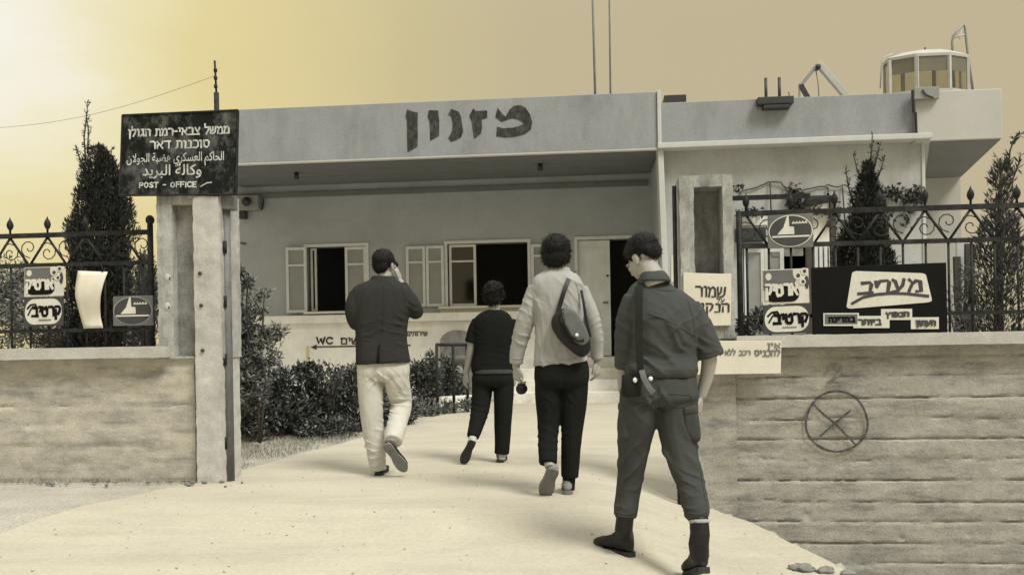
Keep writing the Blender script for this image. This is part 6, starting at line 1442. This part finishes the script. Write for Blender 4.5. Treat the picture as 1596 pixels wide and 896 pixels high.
strap(so, [(1000, 437, -.045), (997, 452, -.115), (996, 480, -.150), (996, 520, -.157), (997, 560, -.160), (999, 588, -.150)], .036, .007, M['web'], 'sling_strap')
po = MB(); c = F_.p(984, 600, -.10); rings = []
for z, w_, dp in ((.055, .040, .026), (.05, .048, .032), (0, .052, .036), (-.05, .052, .036), (-.058, .045, .03)):
    rings.append([c + Vector((w_ * math.copysign(abs(math.cos(t)) ** .6, math.cos(t)), dp * math.copysign(abs(math.sin(t)) ** .6, math.sin(t)), z)) for t in np.linspace(0, 2 * math.pi, 17)[:-1]])
pch = obj('belt_pouch', MB().loft(rings), M['web'], so, True)
obj('stud', MB().ell(F_.p(990, 592, -.142), (.012, .006, .014)), M['stud'], pch, True)
strap(so, [(1000, 576, -.155), (1004, 590, -.168), (1012, 604, -.172), (1019, 612, -.165)], .030, .006, M['grey_leather'], 'strap_end')
obj('buckle', MB().ell(F_.p(1014, 590, -.160), (.012, .006, .012)), M['stud'], so, True)

# ---- stitched seams, laid on the cloth where they show
from mathutils.bvhtree import BVHTree
def seam(garm, lines, r=.0028, m='web', name='seam'):
    me = garm.data; vs = [v.co.copy() for v in me.vertices]; tree = BVHTree.FromPolygons(vs, [p.vertices[:] for p in me.polygons])
    for ln in lines:
        pts = []
        for q in catmull(ln, 6):
            hit = tree.ray_cast(Vector((0, 0, EYE)), ray(float(q[0]), float(q[1])).normalized())
            if hit[0] is not None: pts.append(hit[0] + hit[1] * r * .15)
        if len(pts) > 3: obj(name, MB().tube(pts, r, 6), M[m], garm, True)
parts = {}
for o in bpy.data.objects:
    if o.parent and o.parent.name.startswith('person'): parts[(o.parent.name, o.name.split('.')[0])] = o
G = lambda p, n: parts[(p.name, n)]
seam(G(so, 'shirt'), [[(1010, 488), (1034, 496), (1060, 510), (1082, 523)], [(990, 452), (994, 485), (995, 520), (996, 552)], [(1071, 466), (1080, 495), (1084, 530)], [(1087, 545), (1104, 550), (1119, 546)], [(961, 561), (976, 566), (992, 562)], [(1003, 446), (1028, 452), (1052, 453)]], .0034, 'fatigue')
seam(G(so, 'trousers'), [[(1030, 594), (1029, 620), (1028, 650), (1027, 668)], [(1042, 613), (1058, 614), (1076, 616), (1075, 628), (1058, 634), (1042, 626), (1042, 613)], [(988, 616), (1004, 616), (1018, 617), (1018, 628), (1003, 634), (988, 626), (988, 616)], [(972, 700), (971, 740), (968, 790)], [(1088, 700), (1094, 745), (1100, 780)], [(960, 797), (977, 801), (993, 797)], [(1069, 796), (1087, 801), (1103, 796)]], .0036, 'fatigue')
seam(G(man, 'jacket'), [[(598, 443), (597, 480), (595, 520), (591, 564)], [(568, 446), (563, 470), (559, 500)], [(626, 446), (631, 468), (633, 492)], [(557, 561), (575, 562), (588, 563)], [(593, 563), (615, 562), (636, 559)], [(562, 530), (570, 531), (577, 531)], [(612, 531), (622, 530), (631, 529)]], .0026, 'jacket')
seam(G(man, 'trousers'), [[(597, 570), (598, 585), (598, 600)], [(566, 574), (568, 584), (571, 594)], [(630, 572), (628, 584), (625, 594)]], .003, 'khaki')
seam(G(wc, 'sweater'), [[(842, 438), (838, 465), (836, 500)], [(898, 440), (903, 465), (905, 490)], [(833, 563), (860, 564), (890, 560), (915, 555)], [(797, 556), (806, 559), (816, 557)]], .0036, 'sweater')
seam(G(wc, 'trousers'), [[(875, 574), (875, 595), (874, 612)], [(855, 630), (854, 670), (853, 712)], [(893, 630), (891, 680), (888, 735)]], .003, 'web')
